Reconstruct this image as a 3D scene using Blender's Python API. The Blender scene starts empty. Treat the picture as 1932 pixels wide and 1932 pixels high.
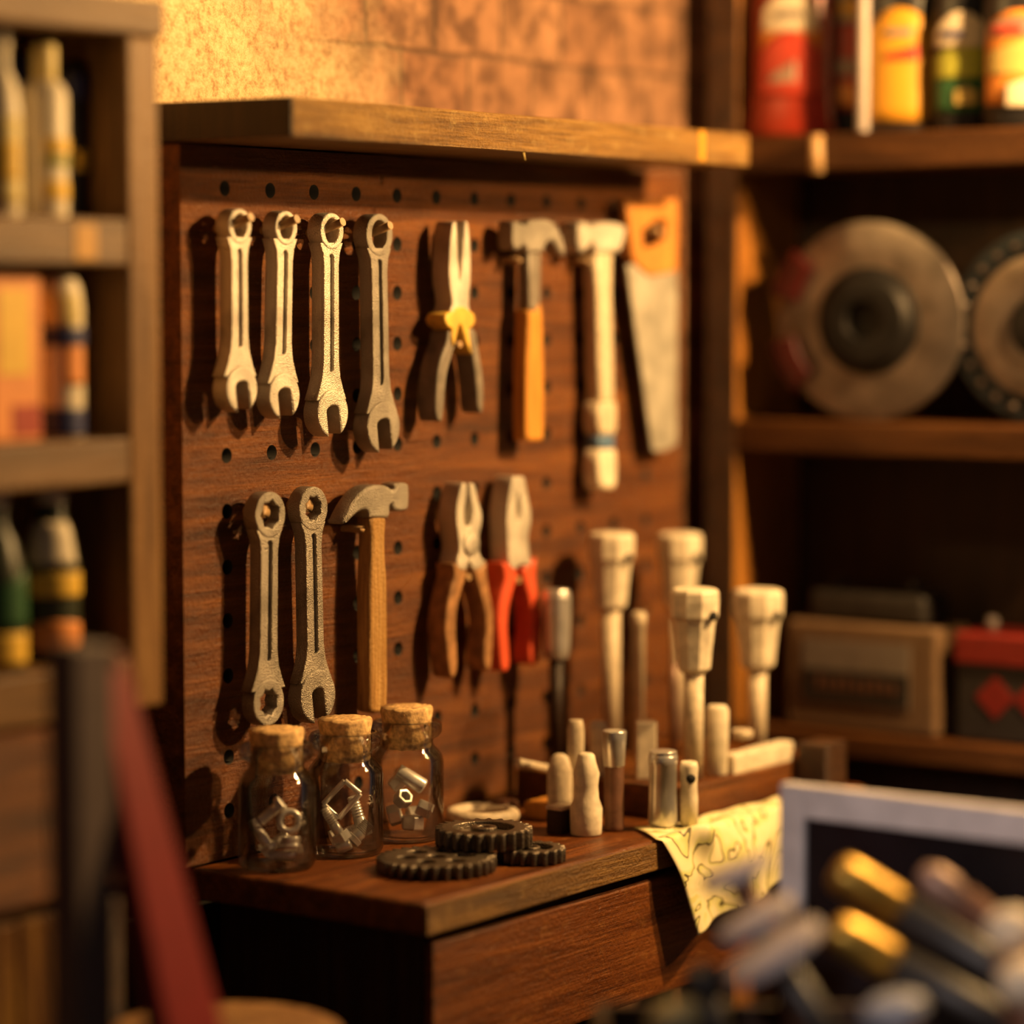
import bpy, bmesh, math, random
from math import pi, sin, cos, radians
from mathutils import Vector, Matrix
random.seed(7)
SC = bpy.context.scene
COL = SC.collection
# World frame: X runs along the back wall, -Y comes out of the wall, Z is up; bench top at 0.75.
TH = radians(54.0)          # how far the camera is turned away from the back wall
FWD = Vector((sin(TH), cos(TH), 0))

# ------------------------------------------------------------------ materials
def mat_new(name):
    m = bpy.data.materials.new(name); m.use_nodes = True
    nt = m.node_tree; nt.nodes.clear()
    out = nt.nodes.new('ShaderNodeOutputMaterial')
    b = nt.nodes.new('ShaderNodeBsdfPrincipled')
    nt.links.new(b.outputs[0], out.inputs[0])
    return m, nt, b
def N(nt, t, **kw):
    n = nt.nodes.new(t)
    for k, v in kw.items():
        if k in n.inputs.keys(): n.inputs[k].default_value = v
        else: setattr(n, k, v)
    return n
def ramp(nt, stops):
    r = nt.nodes.new('ShaderNodeValToRGB'); e = r.color_ramp.elements
    while len(e) < len(stops): e.new(.5)
    for i, (p, c) in enumerate(stops):
        e[i].position = p; e[i].color = (c[0], c[1], c[2], 1)
    return r
def plain(name, col, rough=.5, metal=0, nscale=30, var=.25, bump=.15, bscale=120, coat=0, spec=.5):
    m, nt, b = mat_new(name)
    tc = N(nt, 'ShaderNodeTexCoord')
    n1 = N(nt, 'ShaderNodeTexNoise', Scale=nscale, Detail=4.0)
    nt.links.new(tc.outputs['Object'], n1.inputs['Vector'])
    lo = [c*(1-var) for c in col]; hi = [min(1, c*(1+var)) for c in col]
    r = ramp(nt, [(.3, lo), (.7, hi)])
    nt.links.new(n1.outputs['Fac'], r.inputs[0]); nt.links.new(r.outputs[0], b.inputs['Base Color'])
    b.inputs['Roughness'].default_value = rough; b.inputs['Metallic'].default_value = metal
    b.inputs['Coat Weight'].default_value = coat; b.inputs['Specular IOR Level'].default_value = spec
    if bump:
        n2 = N(nt, 'ShaderNodeTexNoise', Scale=bscale, Detail=3.0)
        nt.links.new(tc.outputs['Object'], n2.inputs['Vector'])
        bp = N(nt, 'ShaderNodeBump', Strength=bump, Distance=.004)
        nt.links.new(n2.outputs['Fac'], bp.inputs['Height']); nt.links.new(bp.outputs[0], b.inputs['Normal'])
    return m
def wood(name, dark, mid, light, axis=0, rough=.4, bump=.5, sc=1.0, coat=.15, wear_glint=0.0, wear_glint_col=(.55, .36, .16)):
    m, nt, b = mat_new(name)
    tc = N(nt, 'ShaderNodeTexCoord')
    mp = N(nt, 'ShaderNodeMapping')
    s = [16*sc]*3; s[axis] = 1.1*sc
    mp.inputs['Scale'].default_value = s
    nt.links.new(tc.outputs['Object'], mp.inputs['Vector'])
    n1 = N(nt, 'ShaderNodeTexNoise', Scale=1.6, Detail=8.0, Roughness=.65, Distortion=.6)
    nt.links.new(mp.outputs[0], n1.inputs['Vector'])
    r = ramp(nt, [(.3, dark), (.5, mid), (.72, light)])
    nt.links.new(n1.outputs['Fac'], r.inputs[0])
    # fine fibres
    mp2 = N(nt, 'ShaderNodeMapping'); s2 = [170*sc]*3; s2[axis] = 7*sc
    mp2.inputs['Scale'].default_value = s2
    nt.links.new(tc.outputs['Object'], mp2.inputs['Vector'])
    n2 = N(nt, 'ShaderNodeTexNoise', Scale=1.0, Detail=5.0, Roughness=.7)
    nt.links.new(mp2.outputs[0], n2.inputs['Vector'])
    mx = N(nt, 'ShaderNodeMix', data_type='RGBA', blend_type='MULTIPLY')
    mx.inputs[0].default_value = .75
    r2 = ramp(nt, [(.32, (.35, .3, .28)), (.6, (1, 1, 1))])
    nt.links.new(n2.outputs['Fac'], r2.inputs[0])
    nt.links.new(r.outputs[0], mx.inputs[6]); nt.links.new(r2.outputs[0], mx.inputs[7])
    last = mx.outputs[2]
    if wear_glint:  # worn flecks, with sparkle specks painted in as lighter colour
        nw = N(nt, 'ShaderNodeTexNoise', Scale=26.0, Detail=8.0, Roughness=.75)
        nt.links.new(tc.outputs['Object'], nw.inputs['Vector'])
        rw = ramp(nt, [(.55, (0, 0, 0)), (.68, (wear_glint, wear_glint, wear_glint))])
        nt.links.new(nw.outputs['Fac'], rw.inputs[0])
        mw = N(nt, 'ShaderNodeMix', data_type='RGBA')
        nt.links.new(rw.outputs[0], mw.inputs[0]); nt.links.new(last, mw.inputs[6])
        mw.inputs[7].default_value = (*wear_glint_col, 1)
        last = mw.outputs[2]
    nt.links.new(last, b.inputs['Base Color'])
    b.inputs['Roughness'].default_value = rough
    b.inputs['Coat Weight'].default_value = coat; b.inputs['Coat Roughness'].default_value = .3; b.inputs['Specular IOR Level'].default_value = .32
    n3 = N(nt, 'ShaderNodeTexNoise', Scale=120.0*sc, Detail=5.0)
    nt.links.new(tc.outputs['Object'], n3.inputs['Vector'])
    ad = N(nt, 'ShaderNodeMath', operation='ADD')
    nt.links.new(n2.outputs['Fac'], ad.inputs[0]); nt.links.new(n3.outputs['Fac'], ad.inputs[1])
    bp = N(nt, 'ShaderNodeBump', Strength=bump, Distance=.006)
    nt.links.new(ad.outputs[0], bp.inputs['Height'])
    nt.links.new(bp.outputs[0], b.inputs['Normal']); nt.links.new(bp.outputs[0], b.inputs['Coat Normal'])
    return m
def steel(name, col, rough, metal=.85, grain=.5, gs=260, rust=None):
    m, nt, b = mat_new(name)
    tc = N(nt, 'ShaderNodeTexCoord')
    n1 = N(nt, 'ShaderNodeTexNoise', Scale=gs, Detail=3.0)
    n2 = N(nt, 'ShaderNodeTexNoise', Scale=14.0, Detail=5.0)
    nt.links.new(tc.outputs['Object'], n1.inputs['Vector']); nt.links.new(tc.outputs['Object'], n2.inputs['Vector'])
    rr = ramp(nt, [(.35, [c*.6 for c in (rust or col)]), (.62, col)])
    nt.links.new(n2.outputs['Fac'], rr.inputs[0]); nt.links.new(rr.outputs[0], b.inputs['Base Color'])
    b.inputs['Metallic'].default_value = metal
    b.inputs['Roughness'].default_value = rough
    bp = N(nt, 'ShaderNodeBump', Strength=grain, Distance=.003)
    nt.links.new(n1.outputs['Fac'], bp.inputs['Height']); nt.links.new(bp.outputs[0], b.inputs['Normal'])
    return m
def mat_glass():
    m = bpy.data.materials.new('jar glass'); m.use_nodes = True
    nt = m.node_tree; nt.nodes.clear()
    out = nt.nodes.new('ShaderNodeOutputMaterial')
    tr = N(nt, 'ShaderNodeBsdfTransparent'); tr.inputs[0].default_value = (.992, .988, .975, 1)
    gl = N(nt, 'ShaderNodeBsdfGlossy'); gl.inputs['Roughness'].default_value = .02
    lw = N(nt, 'ShaderNodeLayerWeight'); lw.inputs['Blend'].default_value = .3
    mx = N(nt, 'ShaderNodeMixShader')
    mul = N(nt, 'ShaderNodeMath', operation='MULTIPLY_ADD'); mul.inputs[1].default_value = .8; mul.inputs[2].default_value = .0
    nt.links.new(lw.outputs['Fresnel'], mul.inputs[0])
    nt.links.new(mul.outputs[0], mx.inputs[0]); nt.links.new(tr.outputs[0], mx.inputs[1]); nt.links.new(gl.outputs[0], mx.inputs[2])
    tc = N(nt, 'ShaderNodeTexCoord')
    n = N(nt, 'ShaderNodeTexNoise', Scale=22.0, Detail=2.0)
    nt.links.new(tc.outputs['Object'], n.inputs['Vector'])
    bp = N(nt, 'ShaderNodeBump', Strength=.12, Distance=.004)
    nt.links.new(n.outputs['Fac'], bp.inputs['Height']); nt.links.new(bp.outputs[0], gl.inputs['Normal'])
    nt.links.new(mx.outputs[0], out.inputs[0])
    return m
def mat_plaster():
    m, nt, b = mat_new('plastered brick')
    tc = N(nt, 'ShaderNodeTexCoord')
    mp = N(nt, 'ShaderNodeMapping'); mp.inputs['Rotation'].default_value = (radians(90), 0, 0)
    nt.links.new(tc.outputs['Object'], mp.inputs['Vector'])
    wob = N(nt, 'ShaderNodeTexNoise', Scale=7.0, Detail=3.0)
    nt.links.new(tc.outputs['Object'], wob.inputs['Vector'])
    wv = N(nt, 'ShaderNodeVectorMath', operation='SCALE'); wv.inputs['Scale'].default_value = .03
    nt.links.new(wob.outputs['Color'], wv.inputs[0])
    av = N(nt, 'ShaderNodeVectorMath', operation='ADD')
    nt.links.new(mp.outputs[0], av.inputs[0]); nt.links.new(wv.outputs[0], av.inputs[1])
    br = N(nt, 'ShaderNodeTexBrick', Scale=1.0)
    br.inputs['Brick Width'].default_value = .235; br.inputs['Row Height'].default_value = .155
    br.inputs['Mortar Size'].default_value = .011; br.inputs['Mortar Smooth'].default_value = 1.0
    br.inputs['Color1'].default_value = (.20, .095, .048, 1); br.inputs['Color2'].default_value = (.28, .15, .08, 1)  # brick tones lowered to carry the dimmer light on the right
    br.inputs['Mortar'].default_value = (.11, .058, .03, 1)
    nt.links.new(av.outputs[0], br.inputs['Vector'])
    # plaster covers the wall on the left, bricks come through on the right (a real edge of the render coat)
    sep = N(nt, 'ShaderNodeSeparateXYZ'); nt.links.new(tc.outputs['Object'], sep.inputs[0])
    n0 = N(nt, 'ShaderNodeTexNoise', Scale=4.5, Detail=5.0)
    nt.links.new(tc.outputs['Object'], n0.inputs['Vector'])
    ms = N(nt, 'ShaderNodeMath', operation='MULTIPLY_ADD'); ms.inputs[1].default_value = 1.1
    nt.links.new(n0.outputs['Fac'], ms.inputs[0]); nt.links.new(sep.outputs['X'], ms.inputs[2])
    mk = N(nt, 'ShaderNodeMapRange'); mk.inputs['From Min'].default_value = .75; mk.inputs['From Max'].default_value = 1.25
    nt.links.new(ms.outputs[0], mk.inputs['Value'])
    n1 = N(nt, 'ShaderNodeTexNoise', Scale=62.0, Detail=7.0, Roughness=.75)
    nt.links.new(tc.outputs['Object'], n1.inputs['Vector'])
    rp = ramp(nt, [(.36, (.34, .21, .09)), (.5, (.62, .44, .23)), (.64, (.76, .57, .34))])
    nt.links.new(n1.outputs['Fac'], rp.inputs[0])
    n5 = N(nt, 'ShaderNodeTexNoise', Scale=13.0, Detail=4.0, Roughness=.6)
    nt.links.new(tc.outputs['Object'], n5.inputs['Vector'])
    rb = ramp(nt, [(.38, (.38, .3, .26)), (.6, (1.45, 1.4, 1.4))])
    nt.links.new(n5.outputs['Fac'], rb.inputs[0])
    mb = N(nt, 'ShaderNodeMix', data_type='RGBA', blend_type='MULTIPLY'); mb.inputs[0].default_value = .8
    nt.links.new(br.outputs['Color'], mb.inputs[6]); nt.links.new(rb.outputs[0], mb.inputs[7])
    mx = N(nt, 'ShaderNodeMix', data_type='RGBA')
    nt.links.new(mk.outputs[0], mx.inputs[0]); nt.links.new(rp.outputs[0], mx.inputs[6]); nt.links.new(mb.outputs[2], mx.inputs[7])
    nt.links.new(mx.outputs[2], b.inputs['Base Color'])
    b.inputs['Roughness'].default_value = .75
    fm = N(nt, 'ShaderNodeMath', operation='MULTIPLY'); 
    nt.links.new(br.outputs['Fac'], fm.inputs[0]); nt.links.new(mk.outputs[0], fm.inputs[1])
    h = N(nt, 'ShaderNodeMath', operation='MULTIPLY_ADD'); h.inputs[1].default_value = -1.2
    nt.links.new(fm.outputs[0], h.inputs[0])
    h2 = N(nt, 'ShaderNodeMath', operation='MULTIPLY_ADD'); h2.inputs[1].default_value = .7
    nt.links.new(n5.outputs['Fac'], h2.inputs[0]); nt.links.new(n1.outputs['Fac'], h2.inputs[2])
    nt.links.new(h2.outputs[0], h.inputs[2])
    bp = N(nt, 'ShaderNodeBump', Strength=.55, Distance=.02)
    nt.links.new(h.outputs[0], bp.inputs['Height']); nt.links.new(bp.outputs[0], b.inputs['Normal'])
    return m
def mat_map():
    m, nt, b = mat_new('printed map paper')
    tc = N(nt, 'ShaderNodeTexCoord')
    n = N(nt, 'ShaderNodeTexNoise', Scale=6.0, Detail=3.0, Distortion=.5)
    nt.links.new(tc.outputs['Object'], n.inputs['Vector'])
    ml = N(nt, 'ShaderNodeMath', operation='MULTIPLY'); ml.inputs[1].default_value = 9.0
    fr = N(nt, 'ShaderNodeMath', operation='FRACT')
    nt.links.new(n.outputs['Fac'], ml.inputs[0]); nt.links.new(ml.outputs[0], fr.inputs[0])
    r = ramp(nt, [(.0, (.10, .08, .03)), (.07, (.14, .12, .05)), (.12, (.80, .70, .38)), (.6, (.86, .78, .48)), (.9, (.70, .66, .26))])
    nt.links.new(fr.outputs[0], r.inputs[0])
    nt.links.new(r.outputs[0], b.inputs['Base Color']); b.inputs['Roughness'].default_value = .6
    return m
M = {}
M['board'] = wood('board wood', (.048, .0135, .0015), (.16, .048, .006), (.30, .106, .016), 0, .30, .8, 1.0, .1, .22, (.36, .14, .03))
M['bench'] = wood('bench wood', (.05, .013, .002), (.165, .047, .008), (.29, .095, .018), 0, .32, .6, 1.0, .15, .3, (.42, .19, .05))
M['bedge'] = wood('bench edge wood', (.07, .03, .005), (.19, .088, .014), (.34, .18, .04), 0, .38, .8, 1.2, .15, .35, (.5, .3, .09))
M['edge'] = wood('shelf edge wood', (.12, .055, .01), (.28, .145, .03), (.42, .24, .06), 0, .42, .8, 1.2, .2, .4, (.58, .42, .16))
M['left'] = wood('left shelf wood', (.10, .047, .014), (.20, .10, .03), (.28, .15, .05), 0, .5, .35, .8, .1)
M['leftv'] = wood('left upright wood', (.13, .062, .02), (.28, .145, .05), (.38, .215, .08), 2, .5, .35, .8, .1)
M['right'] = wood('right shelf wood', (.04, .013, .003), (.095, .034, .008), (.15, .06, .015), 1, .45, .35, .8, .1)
M['rightv'] = wood('right upright wood', (.15, .055, .008), (.40, .16, .028), (.60, .27, .05), 2, .45, .35, .8, .1)  # tone raised: lamplight on the inner face is put into the colour
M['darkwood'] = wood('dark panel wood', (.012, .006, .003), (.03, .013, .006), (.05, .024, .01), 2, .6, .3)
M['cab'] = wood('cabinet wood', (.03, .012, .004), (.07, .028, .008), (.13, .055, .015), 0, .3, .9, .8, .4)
M['peel'] = wood('peeling painted planks', (.03, .014, .006), (.14, .06, .015), (.50, .28, .05), 2, .5, .6, .7)
M['stool'] = wood('stool top wood', (.14, .06, .02), (.30, .15, .055), (.45, .25, .10), 0, .55, .7)
M['black'] = plain('shade black', (.006, .005, .004), .8, bump=0)
M['steel'] = steel('worn tool steel', (.74, .68, .58), .42, .62, .9, 380)
M['steeld'] = steel('dark tool steel', (.44, .40, .34), .38, .76, 1.2, 380)
M['chrome'] = steel('chrome', (.74, .71, .68), .28, .7, .08, 60)
M['nickel'] = steel('bright hardware', (.92, .9, .87), .28, .45, .1, 60)
M['gun'] = steel('gunmetal gear', (.20, .165, .13), .38, .85, .8, 220)
M['brass'] = steel('brass', (.50, .31, .06), .36, .9, .1, 60)
M['peg'] = plain('wooden peg', (.42, .26, .12), .5)
M['hamwood'] = wood('hammer handle wood', (.20, .09, .025), (.50, .28, .09), (.66, .42, .16), 2, .45, .5, 1.3, .1)
M['orange'] = wood('orange handle wood', (.55, .22, .035), (.70, .31, .05), (.78, .37, .07), 2, .5, .15, 1.0, .1)
M['sawwood'] = wood('saw handle wood', (.52, .20, .04), (.62, .26, .055), (.70, .31, .07), 2, .55, .12, 1.0, .05)
M['rubber'] = plain('black rubber', (.035, .028, .024), .55)
M['grip'] = plain('worn brown grip', (.34, .17, .07), .5, 0, 40, .4)
M['greygrip'] = plain('grey grip', (.20, .17, .14), .45)
M['yellow'] = plain('yellow grip collar', (.72, .46, .08), .45)
M['red'] = plain('red grip', (.72, .10, .04), .4, var=.1)
M['cream'] = plain('cream painted metal', (.60, .50, .36), .5, 0, 60, .22, .25)
M['bone'] = plain('bone white paint', (.72, .63, .48), .55, 0, 40, .22, .12)
M['blue'] = plain('blue band', (.09, .17, .30), .5)
M['saw'] = steel('saw blade', (.62, .58, .50), .5, .55, .15, 120)
M['cork'] = plain('cork', (.72, .43, .19), .8, 0, 90, .55, .6, 70)
M['glass'] = mat_glass()
M['plaster'] = mat_plaster()
M['map'] = mat_map()
M['rbottle'] = plain('red plastic', (.24, .018, .005), .35, var=.1, bump=0)
M['bbottle'] = plain('black plastic', (.012, .011, .012), .35, bump=0)
M['lyellow'] = plain('yellow label', (.52, .25, .015), .5, var=.08, bump=0)
M['lpale'] = plain('pale yellow label', (.45, .32, .09), .5, var=.08, bump=0)
M['lwhite'] = plain('off white label', (.55, .46, .34), .5, var=.1, bump=0)
M['lwhite_bright'] = plain('cream can paint', (.80, .70, .52), .5, var=.1, bump=0)
M['lpale_bright'] = plain('pale yellow can paint', (.82, .66, .26), .5, var=.1, bump=0)
M['lyellow_bright'] = plain('yellow can paint', (.82, .52, .06), .5, var=.1, bump=0)
M['lorange_bright'] = plain('orange print', (.80, .30, .08), .5, var=.15, bump=0)
M['lred'] = plain('red label', (.36, .03, .012), .5, var=.1, bump=0)
M['lorange'] = plain('orange label', (.58, .2, .025), .5, var=.15, bump=0)
M['lgreen'] = plain('green label', (.015, .085, .025), .5, var=.1, bump=0)
M['llime'] = plain('lime label', (.33, .33, .035), .5, var=.1, bump=0)
M['lblue'] = plain('dark blue label', (.03, .035, .12), .45, var=.1, bump=0)
M['lgrey'] = plain('grey label', (.18, .15, .13), .5, var=.1, bump=0)
M['darkgreen'] = plain('dark green plastic', (.035, .04, .02), .4, bump=0)
M['disc'] = steel('brake disc steel', (.30, .25, .22), .4, .9, .1, 60)
M['hub'] = steel('dark hub', (.018, .016, .016), .5, .6, .2, 60)
M['caliper'] = plain('red caliper paint', (.045, .002, .002), .4, bump=0)
M['navy'] = steel('blued steel ring', (.04, .055, .075), .45, .7, .1, 60)
M['beige'] = plain('tan battery case', (.15, .09, .05), .5, var=.1)
M['charc'] = plain('charcoal plastic', (.02, .017, .016), .5)
M['batred'] = plain('red battery lid', (.2, .014, .01), .45, var=.1)
M['framew'] = plain('grey white frame paint', (.58, .53, .52), .5, 0, 20, .1)
M['slate'] = plain('black glass board', (.007, .007, .009), .25, 0, 8, .5, 0)
M['ladred'] = plain('red painted metal', (.24, .019, .02), .4, var=.1, bump=.05)
M['ladgrey'] = plain('dark grey painted metal', (.14, .105, .10), .5, var=.1, bump=.05)
M['gcap'] = plain('light grey plastic', (.36, .31, .30), .5, var=.1, bump=.1)
M['rust'] = plain('rusty brown metal', (.13, .055, .03), .55, .2)
M['pink'] = plain('pale copper cap', (.26, .16, .12), .45, .3)
M['bluegrey'] = plain('blue grey cap', (.24, .25, .29), .5)
M['olive'] = plain('olive cap', (.30, .25, .12), .5)
M['floor'] = wood('floor boards', (.02, .01, .005), (.05, .025, .01), (.08, .04, .02), 0, .6, .4)

# ------------------------------------------------------------------ mesh helpers
def tag(o, label, cat, group=None, kind=None):
    if label: o['label'] = label
    if cat: o['category'] = cat
    if group: o['group'] = group
    if kind: o['kind'] = kind
    return o
def empty(name, loc, label, cat, group=None):
    o = bpy.data.objects.new(name, None); o.empty_display_size = .05
    o.location = loc; COL.objects.link(o)
    return tag(o, label, cat, group)
class MB:
    """collects shapes in world coordinates and links them as ONE mesh object"""
    def __init__(s): s.bm = bmesh.new()
    def box(s, a, b, rot=None, piv=None):
        x0, y0, z0 = a; x1, y1, z1 = b
        v = [s.bm.verts.new(p) for p in ((x0,y0,z0),(x1,y0,z0),(x1,y1,z0),(x0,y1,z0),(x0,y0,z1),(x1,y0,z1),(x1,y1,z1),(x0,y1,z1))]
        for f in ((3,2,1,0),(4,5,6,7),(0,1,5,4),(1,2,6,5),(2,3,7,6),(3,0,4,7)): s.bm.faces.new([v[i] for i in f])
        if rot is not None:
            bmesh.ops.rotate(s.bm, verts=v, cent=piv or ((x0+x1)/2,(y0+y1)/2,(z0+z1)/2), matrix=rot)
        return s
    def ring(s, c, ax, r, n, e1=None, ph=0, e=1):
        ax = Vector(ax).normalized()
        e1 = Vector(e1) if e1 else ax.orthogonal().normalized()
        e2 = ax.cross(e1)
        return [s.bm.verts.new(Vector(c)+e1*(r*cos(ph+2*pi*i/n))+e2*(e*r*sin(ph+2*pi*i/n))) for i in range(n)]
    def loft(s, rings, cap=True, smooth=True):
        for a, b in zip(rings, rings[1:]):
            n = len(a)
            for i in range(n):
                f = s.bm.faces.new((a[i], a[(i+1)%n], b[(i+1)%n], b[i])); f.smooth = smooth
        if cap:
            s.bm.faces.new(rings[0][::-1]); s.bm.faces.new(rings[-1])
        return s
    def lathe(s, base, ax, prof, n=32, cap=True, smooth=True, e1=None, ph=0, e=1):
        """prof: (radius, distance along ax)"""
        ax = Vector(ax).normalized()
        e1 = Vector(e1) if e1 else ax.orthogonal().normalized()
        rs = [s.ring(Vector(base)+ax*h, ax, max(r, 1e-4), n, e1, ph, e) for r, h in prof]
        return s.loft(rs, cap, smooth)
    def cyl(s, p0, p1, r0, r1=None, n=24, smooth=True):
        p0 = Vector(p0); p1 = Vector(p1); r1 = r0 if r1 is None else r1
        return s.lathe(p0, p1-p0, [(r0, 0), (r1, (p1-p0).length)], n, True, smooth)
    def tube(s, pts, r, n=10):
        pts = [Vector(p) for p in pts]; rs = []
        for i, p in enumerate(pts):
            d = pts[min(i+1, len(pts)-1)] - pts[max(i-1, 0)]
            d.normalize(); up = Vector((0, 0, 1)) if abs(d.z) < .9 else Vector((1, 0, 0))
            e1 = d.cross(up).normalized()
            rs.append(s.ring(p, d, r, n, e1))
        return s.loft(rs)
    def torus(s, c, ax, R, r, n=32, k=10):
        ax = Vector(ax).normalized(); e1 = ax.orthogonal().normalized(); e2 = ax.cross(e1)
        g = []
        for i in range(n):
            d = e1*cos(2*pi*i/n)+e2*sin(2*pi*i/n)
            g.append([s.bm.verts.new(Vector(c)+d*(R+r*cos(2*pi*j/k))+ax*(r*sin(2*pi*j/k))) for j in range(k)])
        for i in range(n):
            for j in range(k):
                f = s.bm.faces.new((g[i][j], g[(i+1)%n][j], g[(i+1)%n][(j+1)%k], g[i][(j+1)%k])); f.smooth = True
        return s
    def plate(s, splines, y0, y1, bev=.003):
        """flat outline(s) in (X,Z) with holes, extruded from y1 (back) to y0 (front) with a rounded rim"""
        cu = bpy.data.curves.new('o', 'CURVE'); cu.dimensions = '2D'; cu.fill_mode = 'BOTH'
        cu.extrude = max((y1-y0)/2-bev, 1e-4); cu.bevel_depth = bev; cu.bevel_resolution = 2; cu.offset = -bev
        for sp in splines:
            q = cu.splines.new('POLY'); q.points.add(len(sp)-1); q.use_cyclic_u = True
            for pt, (x, z) in zip(q.points, sp): pt.co = (x, z, 0, 1)
        o = bpy.data.objects.new('o', cu); COL.objects.link(o)
        me = bpy.data.meshes.new_from_object(o.evaluated_get(bpy.context.evaluated_depsgraph_get()))
        bpy.data.objects.remove(o); bpy.data.curves.remove(cu)
        ym = (y0+y1)/2
        me.transform(Matrix(((1,0,0,0),(0,0,-1,ym),(0,1,0,0),(0,0,0,1))))
        s.bm.from_mesh(me); bpy.data.meshes.remove(me)
        return s
    def build(s, name, mat, parent=None, bevel=0, seg=2, origin=None):
        L = parent.matrix_world.translation.copy() if parent else Vector((0, 0, 0))
        if parent:
            L = Vector((0, 0, 0)); p = parent
            while p: L += Vector(p.location); p = p.parent
        elif origin is not None: L = Vector(origin)
        bmesh.ops.remove_doubles(s.bm, verts=s.bm.verts, dist=1e-6)
        bmesh.ops.recalc_face_normals(s.bm, faces=s.bm.faces)
        bmesh.ops.translate(s.bm, verts=s.bm.verts, vec=-L)
        me = bpy.data.meshes.new(name); s.bm.to_mesh(me); s.bm.free()
        me.materials.append(M[mat] if isinstance(mat, str) else mat)
        o = bpy.data.objects.new(name, me); COL.objects.link(o)
        if parent: o.parent = parent
        else: o.location = L
        if bevel:
            md = o.modifiers.new('b', 'BEVEL'); md.width = bevel; md.segments = seg; md.limit_method = 'ANGLE'; md.angle_limit = radians(40)
        return o
def arc(cx, cz, r, a0, a1, n):
    return [(cx+r*cos(radians(a0+(a1-a0)*i/(n-1))), cz+r*sin(radians(a0+(a1-a0)*i/(n-1)))) for i in range(n)]
def circ(cx, cz, r, n=32): return [(cx+r*cos(2*pi*i/n), cz+r*sin(2*pi*i/n)) for i in range(n)]
def smooth(pts, k=4):
    """closed Catmull-Rom through an outline"""
    out = []; n = len(pts)
    for i in range(n):
        p0, p1, p2, p3 = (pts[(i+j-1) % n] for j in range(4))
        for t in range(k):
            t /= k
            out.append(tuple(.5*((2*p1[a])+(-p0[a]+p2[a])*t+(2*p0[a]-5*p1[a]+4*p2[a]-p3[a])*t*t+(-p0[a]+3*p1[a]-3*p2[a]+p3[a])*t**3) for a in (0, 1)))
    return out
def copy_tree(o, parent=None):
    c = o.copy(); COL.objects.link(c); c.parent = parent
    for ch in list(o.children): copy_tree(ch, c)
    return c

# ------------------------------------------------------------------ the room
WY = .12                                            # back wall plane
tag(MB().box((-2.6, WY, 0), (2.3, WY+.1, 3.2)).build('wall_back', 'plaster'), 'golden plastered brick wall behind the workbench', 'wall', kind='structure')
tag(MB().box((2.1, -1.0, 0), (2.2, WY, 3.2)).build('wall_right', 'plaster'), 'dim brick wall behind the right shelves', 'wall', kind='structure')
tag(MB().box((-3.5, -4.5, -.06), (2.6, WY+.1, 0)).build('floor', 'floor'), 'dark floor boards', 'floor', kind='structure')

tag(MB().box((-.4935, .09, .001), (-.126, WY-.001, 1.30)).box((-.604, .09, .001), (-.4937, WY-.001, 1.126)).box((-.1258, .09, .001), (1.45, WY-.001, .745)).build('shade_panel_1', 'black'), 'black sheet standing for the shade low on the wall between the cabinet and the bench', 'shade_panel', kind='structure')  # black sheet added where the gap beside the bench lies in shade
# ------------------------------------------------------------------ pegboard with real holes
BX0, BX1, BZ0, BZ1 = -.124, 1.591, .752, 2.108
SH = .13128
rows = [2.029, 1.931, 1.8325, 1.7296, 1.627, 1.5244, 1.418, 1.3116, 1.2092, 1.1033, .9466, .8431]
pb = empty('pegboard', (BX0, 0, BZ0), 'brown wooden pegboard with rows of round holes above the bench', 'pegboard')
mb = MB(); bm = mb.bm
zc = [BZ1]+[(a+b)/2 for a, b in zip(rows, rows[1:])]+[BZ0]
ncol = 12
xc = [BX0]+[(k+.5)*SH for k in range(ncol-1)]+[BX1]
def cell(x0, x1, z0, z1, cx, cz, r, n=24):
    hole = [(cx+r*cos(2*pi*i/n), cz+r*sin(2*pi*i/n)) for i in range(n)]
    rim = []
    for i in range(n):
        dx, dz = cos(2*pi*i/n), sin(2*pi*i/n); t = 1e9
        if dx > 1e-9: t = min(t, (x1-cx)/dx)
        if dx < -1e-9: t = min(t, (x0-cx)/dx)
        if dz > 1e-9: t = min(t, (z1-cz)/dz)
        if dz < -1e-9: t = min(t, (z0-cz)/dz)
        rim.append((cx+dx*t, cz+dz*t))
    H = [bm.verts.new((x, 0, z)) for x, z in hole]; Q = [bm.verts.new((x, 0, z)) for x, z in rim]
    D = [bm.verts.new((x, .05, z)) for x, z in hole]
    corners = [(x0, z0), (x1, z0), (x1, z1), (x0, z1)]
    for i in range(n):
        j = (i+1) % n
        extra = []
        (ax, az), (bx, bz) = rim[i], rim[j]
        for (qx, qz) in corners:
            on_a = abs(ax-qx) < 1e-7 or abs(az-qz) < 1e-7; on_b = abs(bx-qx) < 1e-7 or abs(bz-qz) < 1e-7
            if on_a and on_b and abs(ax-bx) > 1e-7 and abs(az-bz) > 1e-7: extra.append(bm.verts.new((qx, 0, qz)))
        bm.faces.new([H[i], Q[i]]+extra+[Q[j], H[j]])
        f = bm.faces.new([H[i], H[j], D[j], D[i]]); f.smooth = True; f.material_index = 1  # hole walls and bottoms black: their shade is put into the colour
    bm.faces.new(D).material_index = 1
for i, z in enumerate(rows):
    for k in range(ncol): cell(xc[k], xc[k+1], zc[i+1], zc[i], k*SH, z, .0148)
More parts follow.
